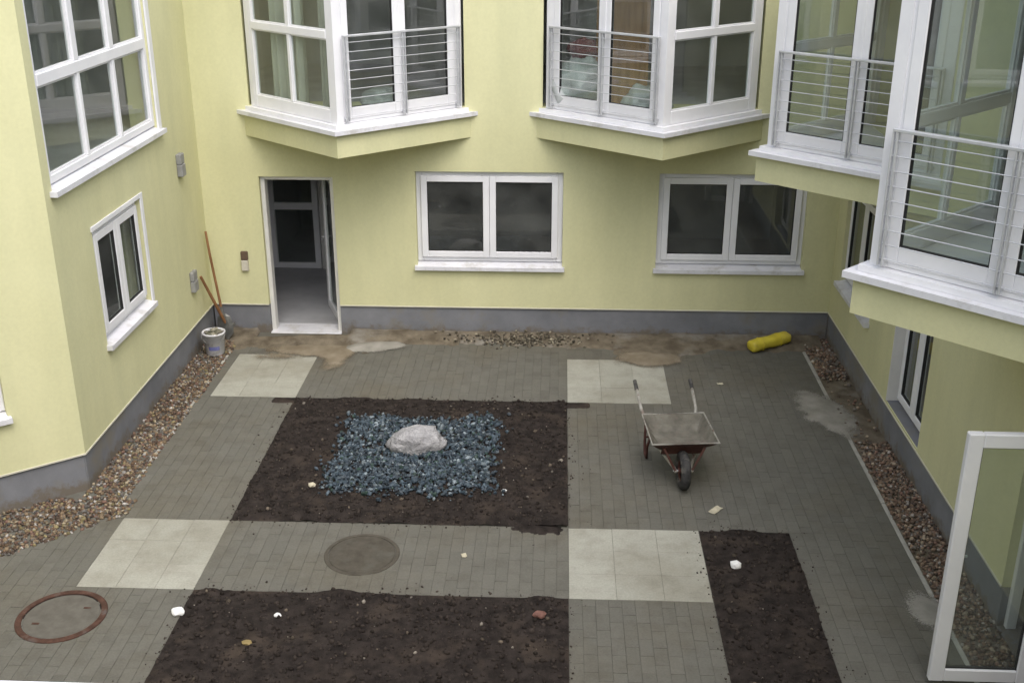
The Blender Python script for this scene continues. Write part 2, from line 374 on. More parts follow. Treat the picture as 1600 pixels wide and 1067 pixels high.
def wall_mesh(fr, u0, u1, z0, z1, openings, t, v0=0.0):
    us = sorted({u0, u1} | {min(max(q, u0), u1) for a in openings for q in a[:2]}); zs = sorted({z0, z1} | {min(max(q, z0), z1) for a in openings for q in a[2:]})
    def solid(i, j):
        if i < 0 or j < 0 or i >= len(us) - 1 or j >= len(zs) - 1: return False
        cu, cz = (us[i] + us[i + 1]) / 2, (zs[j] + zs[j + 1]) / 2
        return not any(a[0] < cu < a[1] and a[2] < cz < a[3] for a in openings)
    mb = MB(); ix = {}
    def V(i, j, b):
        if (i, j, b) not in ix: ix[(i, j, b)] = len(mb.v); mb.v.append(tuple(fr(us[i], v0 - (t if b else 0), zs[j])))
        return ix[(i, j, b)]
    for i in range(len(us) - 1):
        for j in range(len(zs) - 1):
            if not solid(i, j): continue
            for b in (0, 1): mb.f.append((V(i, j, b), V(i + 1, j, b), V(i + 1, j + 1, b), V(i, j + 1, b)))
            for (di, dj, p, q) in ((-1, 0, (i, j), (i, j + 1)), (1, 0, (i + 1, j), (i + 1, j + 1)), (0, -1, (i, j), (i + 1, j)), (0, 1, (i, j + 1), (i + 1, j + 1))):
                if not solid(i + di, j + dj): mb.f.append((V(*p, 0), V(*q, 0), V(*q, 1), V(*p, 1)))
    return mb

def ring(mb, T, u0, u1, z0, z1, w, v0, v1, ch=0.006, wb=None):
    """rectangular frame of bars; wb = height of the bottom bar"""
    wb = w if wb is None else wb
    mb.box((u0, v0, z0), (u0 + w, v1, z1), ch, T); mb.box((u1 - w, v0, z0), (u1, v1, z1), ch, T)
    mb.box((u0 + w, v0 + .001, z0 + .0005), (u1 - w, v1 - .001, z0 + wb), ch, T); mb.box((u0 + w, v0 + .001, z1 - w), (u1 - w, v1 - .001, z1 - .0005), ch, T)
    return mb

def pane(parent, T, u0, u1, z0, z1, v):
    return mk('pane', MB().box((u0, v - .003, z0), (u1, v + .003, z1), 0, T), 'window_glass', parent)

def sash(parent, T, u0, u1, z0, z1, v, w=0.08, wb=None):
    wb = wb or w
    s_ = mk('sash', ring(MB(), T, u0, u1, z0, z1, w, v - .03, v + .03, wb=wb), 'white_plastic', parent)
    z0 = z0 + wb - w
    mk('gasket', ring(MB(), T, u0 + w - .004, u1 - w + .004, z0 + w - .004, z1 - w + .004, .012, v - .012, v + .02, 0), 'seal_black', parent)
    pane(parent, T, u0 + w, u1 - w, z0 + w, z1 - w, v)
    return s_

def casement(parent, T, u0, u1, z0, z1, rec, n=2, sill=True, name='window', fw=0.072, surround=True, sillw=None):
    """recessed framed window with n side by side sashes"""
    v = -rec
    w = mk(name, ring(MB(), T, u0, u1, z0, z1, fw, v - .06, v, .006), 'white_plastic', parent)
    iu0, iu1 = u0 + fw - .012, u1 - fw + .012
    step = (iu1 - iu0) / n
    for k in range(n):
        sash(w, T, iu0 + k * step + .002, iu0 + (k + 1) * step - .002, z0 + fw - .012, z1 - fw + .012, v + .008)
    if sill:
        mb = MB(); a, b = u0 + .001, u1 - .001
        vs_ = [T(a, .06, z0 - .094), T(b, .06, z0 - .094), T(b, .06, z0 - .045), T(a, .06, z0 - .045), T(a, v - .05, z0 - .003), T(b, v - .05, z0 - .003), T(a, v - .05, z0 - .094), T(b, v - .05, z0 - .094)]
        mb.add(vs_, [(0, 1, 2, 3), (3, 2, 5, 4), (0, 1, 7, 6), (6, 7, 5, 4), (0, 3, 4, 6), (1, 2, 5, 7)])
        for x in (a, b):   # upturned end caps
            s0 = x - .006 if x == a else x
            mb.box((a - .03 if x == a else b + .0002, .0005, z0 - .094), (a - .0002 if x == a else b + .03, .06, z0 - .040), 0, T)
        mk('window_sill', mb, 'sill_metal', w)
    return w

def railing(parent, T, u0, u1, z0, z1, v, rods=9):
    r = mk('railing', MB().box((u0, v - .02, z1 - .012), (u1, v + .02, z1 + .012), .004, T), 'steel', parent)
    for u in (u0 + .02, (u0 + u1) / 2, u1 - .02):
        mb = MB()
        mb.box((u - .022, v - .016, z0), (u - .010, v + .016, z1 - .012), .002, T); mb.box((u + .010, v - .016, z0), (u + .022, v + .016, z1 - .012), .002, T)
        mb.box((u - .024, v - .05, z0 + .02), (u + .024, v - .016, z0 + .05), .003, T)
        mk('post', mb, 'steel', r)
    for k in range(rods):
        z = z0 + .05 + (z1 - z0 - .12) * k / (rods - 1)
        mk('rod', MB().tube([T(u0 + .01, v, z), T((u0 + u1) / 2, v, z), T(u1 - .01, v, z)], .0042, 6), 'steel', r)
    return r

ZB0, ZB1, ZS, ZT = 2.62, 2.885, 2.985, 5.30      # bay: underside, sill underside, sill top, window head
def bay_face(parent, P, Q, kind, inward, rail_flip=False):
    """one glazed face of a bay between plan points P and Q (already on the window plane)"""
    e = Vector((Q[0] - P[0], Q[1] - P[1])); L = e.length; n = Vector((-e.y, e.x))
    if n.dot(Vector(inward)) > 0: n = -n
    T = Frame(P, e, n)
    a, b = .075, L - .075
    if kind == 'panes':
        w = mk('window', ring(MB(), T, a, b, ZS, ZT, .06, -.07, -.005, wb=.15), 'white_plastic', parent)
        tz = 3.955; mid = (a + b) / 2
        mk('transom', MB().box((a + .06, -.066, tz - .045), (b - .06, .004, tz + .045), .006, T), 'white_plastic', w)
        for z0, z1, mw in ((ZS + .15, tz - .045, .026), (tz + .045, ZT - .06, .036)):
            mk('mullion', MB().box((mid - mw, -.062, z0), (mid + mw, -.004, z1), .005, T), 'white_plastic', w)
            for u0, u1 in ((a + .06, mid - mw), (mid + mw, b - .06)):
                mk('bead', ring(MB(), T, u0, u1, z0, z1, .016, -.05, -.016, .002), 'white_plastic', w)
                pane(w, T, u0 + .014, u1 - .014, z0 + .014, z1 - .014, -.035)
    else:
        w = mk('french_window', ring(MB(), T, a, b, ZS, ZT, .05, -.075, -.01), 'white_plastic', parent)
        mid = (a + b) / 2
        sash(w, T, a + .04, mid - .002, ZS + .042, ZT - .042, -.03, .085, .125)
        s2 = sash(w, T, mid + .002, b - .04, ZS + .042, ZT - .042, -.03, .085, .125)
        mk('cover_strip', MB().box((mid - .02, -.03, ZS + .05), (mid + .02, .006, ZT - .05), .004, T), 'white_plastic', w)
        railing(parent, T, .09, L - .06, ZS + .03, 3.95, .055)
    return T, L

def bay(parent, A, P, B, kinds):
    """triangular bay: wall ends A and B, prow P (outline of the sill)"""
    A, P, B = Vector(A), Vector(P), Vector(B)
    wd_ = (B - A).normalized()
    cen = (A + P + B) / 3
    def off(d):
        def line(p, q):
            t = (q - p).normalized(); n = Vector((-t.y, t.x))
            if n.dot(cen - p) < 0: n = -n
            return p + n * d, t
        (p1, t1), (p2, t2) = line(A, P), line(P, B)
        def inter(p, t, q, s):
            det = t.x * (-s.y) + s.x * t.y
            k = ((q.x - p.x) * (-s.y) + s.x * (q.y - p.y)) / det
            return p + t * k
        return [tuple(inter(p1, t1, A, wd_)), tuple(inter(p1, t1, p2, t2)), tuple(inter(p2, t2, A, wd_))]
    # let bodies run 2 cm into the wall
    back = Vector((-(wd_.y), wd_.x)); back = back if back.dot(P - A) < 0 else -back
    def closed(tri, k=.02): return [tri[0], tri[1], tri[2], tuple(Vector(tri[2]) + back * k), tuple(Vector(tri[0]) + back * k)]
    mk('bay_base', MB().prism(closed(off(.06)), ZB0, ZB1, ch=0), 'yellow_render', parent)
    mk('bay_sill', MB().prism(closed(off(0.0)), ZB1 + .001, ZB1 + .05), 'sill_metal', parent)
    mk('bay_floor', MB().prism(closed(off(.075), .32), ZB1 + .052, ZS - .002), 'white_plastic', parent)
    t = off(.13); t2 = off(.21)
    win = [Vector(q) for q in t]
    mb = MB()
    mb.prism(inset_poly([tuple(win[1]), tuple(win[1] + (win[0] - win[1]).normalized() * .14), tuple(win[1] + (win[0] - win[1]).normalized() * .07 + (win[2] - win[1]).normalized() * .07 + (cen - win[1]).normalized() * .03), tuple(win[1] + (win[2] - win[1]).normalized() * .14)], 0.0) if False else
             [tuple(win[1]), tuple(win[1] + (win[0] - win[1]).normalized() * .09), tuple(Vector(t2[1])), tuple(win[1] + (win[2] - win[1]).normalized() * .09)], ZS, ZT)
    mk('corner_post', mb, 'white_plastic', parent)
    for k in (0, 2):
        d = (win[1] - win[k]).normalized(); n = (cen - win[k]).normalized()
        q = [win[k], win[k] + d * .09, win[k] + d * .09 + back * .09, win[k] + back * .09]
        mk('side_post', MB().prism([tuple(x) for x in q], ZS, ZT), 'white_plastic', parent)
    bay_face(parent, win[0], win[1], kinds[0], cen - (win[0] + win[1]) / 2)
    bay_face(parent, win[1], win[2], kinds[1], cen - (win[1] + win[2]) / 2)
    mk('bay_fascia', MB().prism(closed(off(.06)), ZT, ZT + .38), 'yellow_render', parent)
    mk('bay_roof', MB().prism(closed(off(-.02)), ZT + .381, ZT + .43), 'sill_metal', parent)

# ------------------------------------------------------------------ the setting: ground, paving, beds
XL, XR, YW = -4.52, 3.50, 13.72
boxobj('ground', (-200, -200, -0.5), (200, 200, -0.08), 'ground_earth', kind='structure')
boxobj('paving_bed', (-9, 0.4, -0.075), (3.9, 13.72, -0.0045), 'joint_sand', kind='structure')

beds = [(-3, .14, 8.93, 11.67), (-3, .14, 4.7, 7.82), (1.325, 2.15, 4.7, 8.93)]
lights = [(-4.0, -3.0, 7.82, 8.93), (.14, 1.325, 7.82, 8.93), (-4.0, -3.0, 11.67, 12.95), (.14, 1.325, 11.67, 12.95)]
def clip(poly, px, py, nx, ny):
    out = []
    for i in range(len(poly)):
        a, b = poly[i], poly[(i + 1) % len(poly)]
        da = (a[0] - px) * nx + (a[1] - py) * ny; db = (b[0] - px) * nx + (b[1] - py) * ny
        if da >= 0: out.append(a)
        if da * db < 0:
            t = da / (da - db); out.append((a[0] + (b[0] - a[0]) * t, a[1] + (b[1] - a[1]) * t))
    return out
paving = empty('paving', (0, 9, 0)); tag(paving, kind='structure')
far_pavers = MB(); far_light = MB(); cache = {}
G = .0009
inside = lambda r, x, y: r[0] < x < r[1] and r[2] < y < r[3]
XB = [-8.7, -4.0, -3.0, .14, 1.325, 2.15, 3.12]; YB = [.75, 4.7, 7.82, 8.93, 11.67, 12.95, 13.36]
blocks = []
for j in range(len(YB) - 1):
    for i in range(len(XB) - 1):
        X0, X1, Y0, Y1 = XB[i], XB[i + 1], YB[j], YB[j + 1]
        mx, my = (X0 + X1) / 2, (Y0 + Y1) / 2
        if any(inside(b, mx, my) for b in beds): continue
        light = any(inside(l, mx, my) for l in lights)
        if light:
            n0, n1, bond = round((X1 - X0) / .385), round((Y1 - Y0) / .385), False
        else:
            n0, n1, bond = round((X1 - X0) / .104), max(1, round((Y1 - Y0) / .206)), True
        w, h = (X1 - X0) / n0, (Y1 - Y0) / n1
        for a in range(n0):
            for b in range(n1 + 1):
                y0 = Y0 + b * h - (h / 2 if bond and a % 2 else 0); y1 = y0 + h
                y0, y1 = max(y0, Y0), min(y1, Y1)
                if y1 - y0 < .02: continue
                x0, x1 = X0 + a * w, X0 + (a + 1) * w
                cx, cy = (x0 + x1) / 2, (y0 + y1) / 2
                poly = [(x0 + G, y0 + G), (x1 - G, y0 + G), (x1 - G, y1 - G), (x0 + G, y1 - G)]
                if my > 8.93: poly = clip(poly, -4.12, 0, 1, 0)
                else: poly = clip(poly, -4.12, 8.93, .69, -.72)
                poly = clip(poly, -5.9, 0, 1, 0)
                if len(poly) < 3 or max(p[0] for p in poly) - min(p[0] for p in poly) < .025: continue
                full = len(poly) == 4 and abs((poly[2][0] - poly[0][0]) - (x1 - x0 - 2 * G)) < 1e-6
                blocks.append((cy, cx, poly, light, full, (round(x1 - x0, 4), round(y1 - y0, 4), light)))
# the nearest grey blocks in view are single pieces, the rest one joined part
seen = sorted([k for k in range(len(blocks)) if not blocks[k][3] and blocks[k][0] > 6.72 and -4.6 < blocks[k][1] < 3.0], key=lambda k: blocks[k][0])
single = set(seen[:255]) | {k for k in range(len(blocks)) if blocks[k][3]}
for k, (cy, cx, poly, light, full, key) in enumerate(blocks):
    dz = rnd.uniform(-.0016, .0016)
    if k not in single:
        (far_light if light else far_pavers).prism(poly, -.05, dz, ch=.0015); continue
    if full and key in cache:
        o = bpy.data.objects.new('paver', cache[key]); COL.objects.link(o); o.parent = paving
        o.location = Vector((cx, cy, -.05 + dz)) - worg(paving)
    else:
        o = mk('paver', MB().prism(poly, -.05, 0.0, ch=.0015), 'paver_light' if light else 'paver_grey', paving); o.location.z += dz
        if full: cache[key] = o.data
    o.rotation_euler = (rnd.uniform(-.004, .004), rnd.uniform(-.004, .004), 0)
mk('far_pavers', far_pavers, 'paver_grey', paving, kind='stuff')

def height_field(name, x0, x1, y0, y1, d, fn, mat, zmin, parent=None, **kw):
    nx, ny = max(2, int((x1 - x0) / d)), max(2, int((y1 - y0) / d))
    mb = MB(); zz = {}
    for j in range(ny + 1):
        for i in range(nx + 1):
            x, y = x0 + (x1 - x0) * i / nx, y0 + (y1 - y0) * j / ny
            z = fn(x, y); zz[(i, j)] = z; mb.v.append((x, y, z))
    for j in range(ny):
        for i in range(nx):
            if max(zz[(i, j)], zz[(i + 1, j)], zz[(i, j + 1)], zz[(i + 1, j + 1)]) > zmin:
                k = j * (nx + 1) + i; mb.f.append((k, k + 1, k + nx + 2, k + nx + 1))
    used = sorted({q for f in mb.f for q in f}); re = {q: i for i, q in enumerate(used)}
    mb.v = [mb.v[q] for q in used]; mb.f = [tuple(re[q] for q in f) for f in mb.f]
    o = mk(name, mb, mat, parent, smooth=True, **kw)
    if o.data.polygons and sum(p.normal.z for p in o.data.polygons) < 0: o.data.flip_normals()
    return o
def fbm(x, y, s, o=4, seed=0.0): return noise.fractal((x * s, y * s, seed), 1.0, 2.0, o)

PHI = (1 + 5 ** .5) / 2
ICO_V = np.array([(-1, PHI, 0), (1, PHI, 0), (-1, -PHI, 0), (1, -PHI, 0), (0, -1, PHI), (0, 1, PHI), (0, -1, -PHI), (0, 1, -PHI), (PHI, 0, -1), (PHI, 0, 1), (-PHI, 0, -1), (-PHI, 0, 1)]) / math.sqrt(1 + PHI * PHI)
ICO_F = np.array([(0, 11, 5), (0, 5, 1), (0, 1, 7), (0, 7, 10), (0, 10, 11), (1, 5, 9), (5, 11, 4), (11, 10, 2), (10, 7, 6), (7, 1, 8), (3, 9, 4), (3, 4, 2), (3, 2, 6), (3, 6, 8), (3, 8, 9), (4, 9, 5), (2, 4, 11), (6, 2, 10), (8, 6, 7), (9, 8, 1)])
def scatter(name, pts, sizes, cols, mat, parent=None, seed=1, flat=.6, jag=.22, smooth=True, **kw):
    """many small stones, all of them real solids, in one mesh"""
    rg = np.random.default_rng(seed); N = len(pts); pts = np.array(pts); sizes = np.array(sizes)
    v = np.repeat(ICO_V[None], N, 0) * (1 + rg.uniform(-jag, jag, (N, 12, 1)))
    v = v * np.stack([rg.uniform(.75, 1.25, N), rg.uniform(.6, 1.0, N), rg.uniform(flat * .7, flat * 1.3, N)], 1)[:, None, :]
    def rot(ax, ang):
        c, s = np.cos(ang)[:, None], np.sin(ang)[:, None]; a, b = [k for k in range(3) if k != ax]
        w = v.copy(); w[:, :, a] = c * v[:, :, a] - s * v[:, :, b]; w[:, :, b] = s * v[:, :, a] + c * v[:, :, b]; return w
    v = rot(0, rg.uniform(-.5, .5, N)); v = rot(1, rg.uniform(-.5, .5, N)); v = rot(2, rg.uniform(0, 6.28, N))
    v = v * sizes[:, None, None] + pts[:, None, :]
    f = (ICO_F[None] + (np.arange(N) * 12)[:, None, None]).reshape(-1, 3)
    c = Vector(pts.mean(0)); vv = v.reshape(-1, 3) - np.array(c)
    me = bpy.data.meshes.new(name); me.from_pydata(vv.tolist(), [], f.tolist())
    ca = me.color_attributes.new('col', 'FLOAT_COLOR', 'POINT')
    cc = np.concatenate([np.array(cols), np.ones((N, 1))], 1); ca.data.foreach_set('color', np.repeat(cc, 12, 0).astype(np.float32).ravel())
    me.materials.append(MAT[mat])
    if smooth: me.polygons.foreach_set('use_smooth', [True] * len(me.polygons))
    o = bpy.data.objects.new(name, me); COL.objects.link(o); ORG[o.name] = c
    if parent is not None: o.parent = parent; o.location = c - worg(parent)
    else: o.location = c
    return tag(o, **kw)

def soil_bed(b, seed, extra=None, label=None):
    x0, x1, y0, y1 = b
    def h(x, y):
        e = min(x - x0, x1 - x, y - y0, y1 - y)
        return max(-.002, .015 + .044 * fbm(x, y, 2.0, 5, seed) + .014 * noise.noise((x * 13, y * 13, seed)) - .016 * max(0, 1 - e / .06))
    o = height_field('soil_bed', x0 + .004, x1 - .004, y0 + .004, y1 - .004, .028, h, 'soil', -1, label=label, kind='structure')
    rg = random.Random(int(seed * 10)); P, S, C_ = [], [], []
    n = int((x1 - x0) * (y1 - y0) * 520)
    for _ in range(n):
        x, y = rg.uniform(x0 + .02, x1 - .02), rg.uniform(y0 + .02, y1 - .02)
        s = .006 + .020 * rg.random() ** 3; P.append((x, y, h(x, y) + s * .25)); S.append(s)
        k = rg.uniform(.6, 1.5); t = rg.random()
        C_.append((.034 * k, .0275 * k, .024 * k) if t < .965 else ((.10 * k, .082 * k, .064 * k) if t < .99 else (.19 * k, .17 * k, .145 * k)))
    per = 2 * (x1 - x0 + y1 - y0)
    for _ in range(int(per * 38)):
        q = rg.uniform(0, per); d_ = abs(rg.gauss(0, .045)) * (2.2 if noise.noise((q * 1.3, seed, 4)) > .12 else .7) - .012
        if q < x1 - x0: x, y = x0 + q, y0 - d_
        elif q < x1 - x0 + y1 - y0: x, y = x1 + d_, y0 + q - (x1 - x0)
        elif q < 2 * (x1 - x0) + y1 - y0: x, y = x0 + q - (x1 - x0 + y1 - y0), y1 + d_
        else: x, y = x0 - d_, y0 + q - (2 * (x1 - x0) + y1 - y0)
        s = .003 + .010 * rg.random() ** 3; k = rg.uniform(.7, 1.5); P.append((x, y, s * .3)); S.append(s); C_.append((.046 * k, .037 * k, .031 * k))
    scatter('soil_clods', P, S, C_, 'clods', o, seed=int(seed * 7) + 3, flat=.8, jag=.3, kind='stuff')
    return o, h
bed1, h1 = soil_bed(beds[0], 1.3)
bed2, h2 = soil_bed(beds[1], 4.1)
bed3, h3 = soil_bed(beds[2], 7.7)

# soil trodden on to the paving at the two back corners of the middle bed
for nm, (x0, x1) in (('a', (-3.24, -2.99)), ('b', (.13, .385))):
    height_field('soil_spill', x0 - .05, x1 + .05, 11.46, 11.72, .016,
                 lambda x, y: .012 - max(0, abs(x - (x0 + x1) / 2) - (x1 - x0) / 2 + .01) * .6 - max(0, abs(y - 11.585) - .05) * .55 + .004 * fbm(x, y, 18, 3, 2), 'soil', 0.0, kind='stuff')

height_field('soil_spill', -.6, .3, 8.62, 8.98, .016, lambda x, y: .022 * math.exp(-((x + .13) / .16) ** 2 - ((y - 8.90) / .07) ** 2) - .003 + .004 * fbm(x, y, 14, 3, 5), 'soil', 0.001, kind='stuff')
height_field('sand_spill', -4.05, -2.9, 12.3, 13.1, .025, lambda x, y: .024 * math.exp(-((x + 3.5) / .5) ** 2 - ((y - 12.86) / .2) ** 2) - .008 + .008 * fbm(x, y, 5, 4, 61), 'sand', .0021, kind='stuff')

# blue slag chips inside the middle bed
P, S, C_ = [], [], []
rg = random.Random(5)
for _ in range(9000):
    x, y = rg.uniform(-2.42, -.42), rg.uniform(9.30, 11.36)
    e = min(x + 2.28, -.57 - x, y - 9.44, 11.13 - y) + .07 * fbm(x, y, 4, 3, 9)
    if e < -.10 or (e < 0 and rg.random() > .05) or (0 <= e < .07 and rg.random() > .45): continue
    s = .008 + .022 * rg.random() ** 1.6; P.append((x, y, h1(x, y) + .012 + rg.uniform(0, .022))); S.append(s)
    t = rg.random(); k = rg.uniform(.55, 1.5)
    C_.append((.028 * k, .042 * k, .057 * k) if t < .5 else ((.052 * k, .074 * k, .094 * k) if t < .80 else ((.15 * k, .18 * k, .20 * k) if t < .92 else (.026 * k, .05 * k, .042 * k))))
tag(scatter('blue_stone_chips', P, S, C_, 'slag_chips', seed=11, flat=.75, jag=.35, smooth=False), 'square patch of blue grey stone chips around the pale boulder', 'gravel', kind='stuff')

# pebble strips along the walls
PEB = [((.13, .085, .052), 5), ((.19, .14, .09), 4), ((.08, .056, .042), 5), ((.28, .235, .165), 2.2), ((.33, .31, .29), 1.3), ((.12, .11, .10), 3), ((.15, .09, .068), 2), ((.20, .165, .085), 1.2)]
RED = [((.17, .115, .08), 5), ((.24, .17, .12), 4), ((.10, .072, .055), 4), ((.32, .26, .19), 2), ((.38, .34, .30), .8), ((.15, .13, .11), 3), ((.19, .115, .085), 2)]
def pick(tab, rg):
    c = rg.choices([t[0] for t in tab], [t[1] for t in tab])[0]; k = rg.uniform(.65, 1.35); return tuple(q * k for q in c)
def pebble_strip(label, test, x0, x1, y0, y1, n, tab, seed, zf=lambda x, y: 0.0, smin=.012, smax=.026):
    rg = random.Random(seed); P, S, C_ = [], [], []
    for _ in range(n):
        x, y = rg.uniform(x0, x1), rg.uniform(y0, y1)
        if rg.random() > test(x, y): continue
        s = rg.uniform(smin, smax); P.append((x, y, zf(x, y) + rg.uniform(-.012, .016))); S.append(s); C_.append(pick(tab, rg))
    return tag(scatter('pebbles', P, S, C_, 'pebbles', seed=seed, flat=.7, jag=.16), label, 'gravel', kind='stuff')
def left_d(x, y):   # distance band between wall base and paving on the left, 0..1
    if y > 9.25: return 1.0 if (XL - .02 < x < -4.105 - .02 * fbm(0, y, 3, 2)) else 0.0
    a = (x + 4.52) * .613 + (y - 9.45) * -.79     # signed distance in front of the angled wall
    b = (x + 4.12) * .69 - (y - 8.93) * .72
    return 1.0 if a > -.02 and b < .03 else 0.0
pebble_strip('brown and pale pebbles in the strip along the left wall', lambda x, y: left_d(x, y) * (1 if y < 12.7 else .55), -6.4, -4.0, 7.3, 13.6, 30000, PEB, 21, zf=lambda x, y: .012 * fbm(x, y, 2.5, 2, 3) - .004)
def right_t(x, y):
    if not 3.17 < x < 3.53: return 0
    if y > 13.3: return .8
    if y > 12.4: return .85 if fbm(x, y, 3, 3, 1) > -.1 else .3
    if y > 10.75: return .025
    return .9 if fbm(x, y, 2.5, 3, 5) > -.25 else .4
pebble_strip('reddish brown pebbles in the strip along the right wall', right_t, 3.17, 3.53, 4.5, 13.7, 8200, RED, 22, zf=lambda x, y: .016)
# earth base of the strips
height_field('earth_strip', 3.16, 3.52, 4.5, 13.72, .05, lambda x, y: .006 + .014 * fbm(x, y, 3, 4, 3), 'strip_earth', -1, kind='structure')
def back_h(x, y):
    z = -.02 + .075 * max(0, min(1, (y - 13.28) / .4)) + .02 * fbm(x, y, 2.2, 4, 8) + .008 * fbm(x, y, 11, 3, 2)
    z += .055 * math.exp(-((x + 2.75) / .55) ** 2 - ((y - 13.42) / .25) ** 2) + .04 * math.exp(-((x + 3.6) / .8) ** 2 - ((y - 13.3) / .28) ** 2)
    z += .045 * math.exp(-((x - 1.2) / .75) ** 2 - ((y - 13.30) / .3) ** 2) + .03 * math.exp(-((x - 2.7) / .9) ** 2 - ((y - 13.55) / .25) ** 2)
    if -3.95 < x < -2.7 and y > 13.5: z = min(z, .0)
    return z
height_field('earth_strip', -4.5, 3.4, 12.6, 13.72, .03, back_h, 'strip_earth', .0015, kind='structure')
height_field('sand_spill', .5, 2.1, 12.35, 13.5, .025, lambda x, y: .048 * math.exp(-((x - 1.15) / .48) ** 2 - ((y - 12.98) / .30) ** 2) - .010 + .008 * fbm(x, y, 5, 4, 6), 'sand', .0021, kind='stuff')
height_field('sand_spill', -3.9, -2.3, 12.3, 13.6, .025, lambda x, y: .045 * math.exp(-((x + 3.1) / .7) ** 2 - ((y - 13.1) / .25) ** 2) + .03 * math.exp(-((x + 2.75) / .22) ** 2 - ((y - 12.7) / .4) ** 2) - .010 + .008 * fbm(x, y, 5, 4, 16), 'sand', .0021, kind='stuff')
height_field('mortar_spill', -3.0, -1.2, 12.7, 13.7, .022, lambda x, y: .075 * math.exp(-((x + 2.35) / .42) ** 2 - ((y - 13.22 - .2 * (x + 2.35)) / .17) ** 2) - .012 + .009 * fbm(x, y, 5, 4, 26), 'mortar_spill_thin', .0021, kind='stuff')
height_field('mortar_spill', 2.3, 3.5, 10.6, 12.7, .025, lambda x, y: .046 * math.exp(-((x - 3.02 + .18 * (y - 11.5)) / .34) ** 2 - ((y - 11.5) / .72) ** 2) - .010 + .008 * fbm(x, y, 5, 4, 36), 'mortar_spill_thin', .0021, kind='stuff')
height_field('mortar_spill', 2.6, 3.4, 7.2, 8.4, .025, lambda x, y: .040 * math.exp(-((x - 3.03) / .22) ** 2 - ((y - 7.75) / .4) ** 2) - .010 + .008 * fbm(x, y, 5, 4, 46), 'mortar_spill_thin', .0021, kind='stuff')
pebble_strip('dark pebbles heaped against the back wall below the middle window', lambda x, y: math.exp(-((x + .45) / .62) ** 2 - ((y - 13.52) / .12) ** 2), -1.9, 1.0, 13.25, 13.7, 2200, [((.10, .085, .06), 4), ((.17, .15, .11), 3), ((.26, .23, .17), 2), ((.07, .06, .045), 3)], 23, zf=lambda x, y: back_h(x, y) + .01)

# concrete edging
edge = empty('edging', (3.14, 9, 0)); tag(edge, kind='structure')
y = 4.6
while y < 13.2:
    y2 = min(y + .98, 13.3); boxobj('edging_stone', (3.125, y + .004, -.07), (3.165, y2 - .004, rnd.uniform(.004, .012)), 'kerb_concrete', edge, ch=.005); y = y2
edge2 = empty('edging', (-4.13, 9, 0)); tag(edge2, kind='structure')
y = 9.0
while y < 13.0:
    y2 = min(y + .98, 13.1); boxobj('edging_stone', (-4.160, y + .004, -.07), (-4.125, y2 - .004, rnd.uniform(-.004, .002)), 'kerb_concrete', edge2, ch=.005); y = y2

# ------------------------------------------------------------------ buildings
FB = Frame((0, YW), (1, 0), (0, -1))            # back wall: u = x
FL = Frame((XL, 0), (0, 1), (1, 0))             # left wall: u = y
FR = Frame((XR, 0), (0, 1), (-1, 0))            # right wall: u = y
ZP = .385
def plinth(parent, T, u0, u1, openings=()):
    mk('plinth', wall_mesh(T, u0, u1, -.3, ZP - .004, [o for o in openings], .28, -.016), 'plinth_grey', parent)
    cuts = sorted([(a, b) for a, b, c, d in openings if c < ZP - .02]); a = u0
    mb = MB()
    for c0, c1 in cuts + [(u1, u1)]:
        if c0 - a > .02: mb.box((a, -.01, ZP - .003), (c0, .008, ZP + .012), 0, T)
        a = c1
    mk('base_profile', mb, 'base_profile', parent)

# ---- back wing
wb = empty('building_wing', (0, YW, 0), 'pale yellow back wing with open doorway and two triangular bays facing the camera', 'building')
bA = (-3.98, -2.5, -1.0); bB = (-.37, 1.16, 2.55)
door_o = (-3.78, -2.84, .0, 2.10)
w1 = (-1.80, .06, 1.0, 2.185); w2 = (1.25, 3.10, 1.0, 2.185)
lowered = lambda q: (q[0], q[1], q[2] - .095, q[3])
op = [door_o, lowered(w1), lowered(w2), (bA[0] + .16, bA[2] - .16, 2.99, ZT), (bB[0] + .16, bB[2] - .16, 2.99, ZT)]
mk('wall', wall_mesh(FB, XL - .3, XR + .3, ZP, 6.1, op, .30), 'yellow_render', wb)
plinth(wb, FB, XL + .001, XR - .001, [door_o])
for w in (w1, w2): casement(wb, FB, *w, .07)
bay(wb, (bA[0], YW), (bA[1], 12.36), (bA[2], YW), ('panes', 'french'))
bay(wb, (bB[0], YW), (bB[1], 12.42), (bB[2], YW), ('french', 'panes'))
# rooms behind
def room(parent, x0, x1, y0, y1, z0, z1, open_side, paint='interior_paint', floor='interior_floor'):
    mb = MB(); t = .1
    if open_side != 'y0': mb.box((x0, y0 - t, z0), (x1, y0, z1))
    if open_side != 'y1': mb.box((x0, y1, z0), (x1, y1 + t, z1))
    if open_side != 'x0': mb.box((x0 - t, y0, z0), (x0, y1, z1))
    if open_side != 'x1': mb.box((x1, y0, z0), (x1 + t, y1, z1))
    mb.box((x0 - t, y0 - t if open_side != 'y0' else y0, z1 + .001), (x1 + t, y1 + t, z1 + .1))
    mk('room_shell', mb, paint, parent)
    boxobj('room_floor', (x0 - t, y0 if open_side == 'y0' else y0 - t, z0 - .1), (x1 + t, y1 + t, z0 - .001), floor, parent)
YI = YW + .302
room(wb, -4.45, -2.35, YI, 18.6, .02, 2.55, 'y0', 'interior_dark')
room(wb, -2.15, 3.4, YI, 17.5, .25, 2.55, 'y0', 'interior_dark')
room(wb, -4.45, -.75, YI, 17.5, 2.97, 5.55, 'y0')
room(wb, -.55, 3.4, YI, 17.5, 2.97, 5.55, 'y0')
boxobj('flat_roof', (XL - .35, YW + .3, 6.0), (XR + .35, 18, 6.12), 'roof_felt', wb)
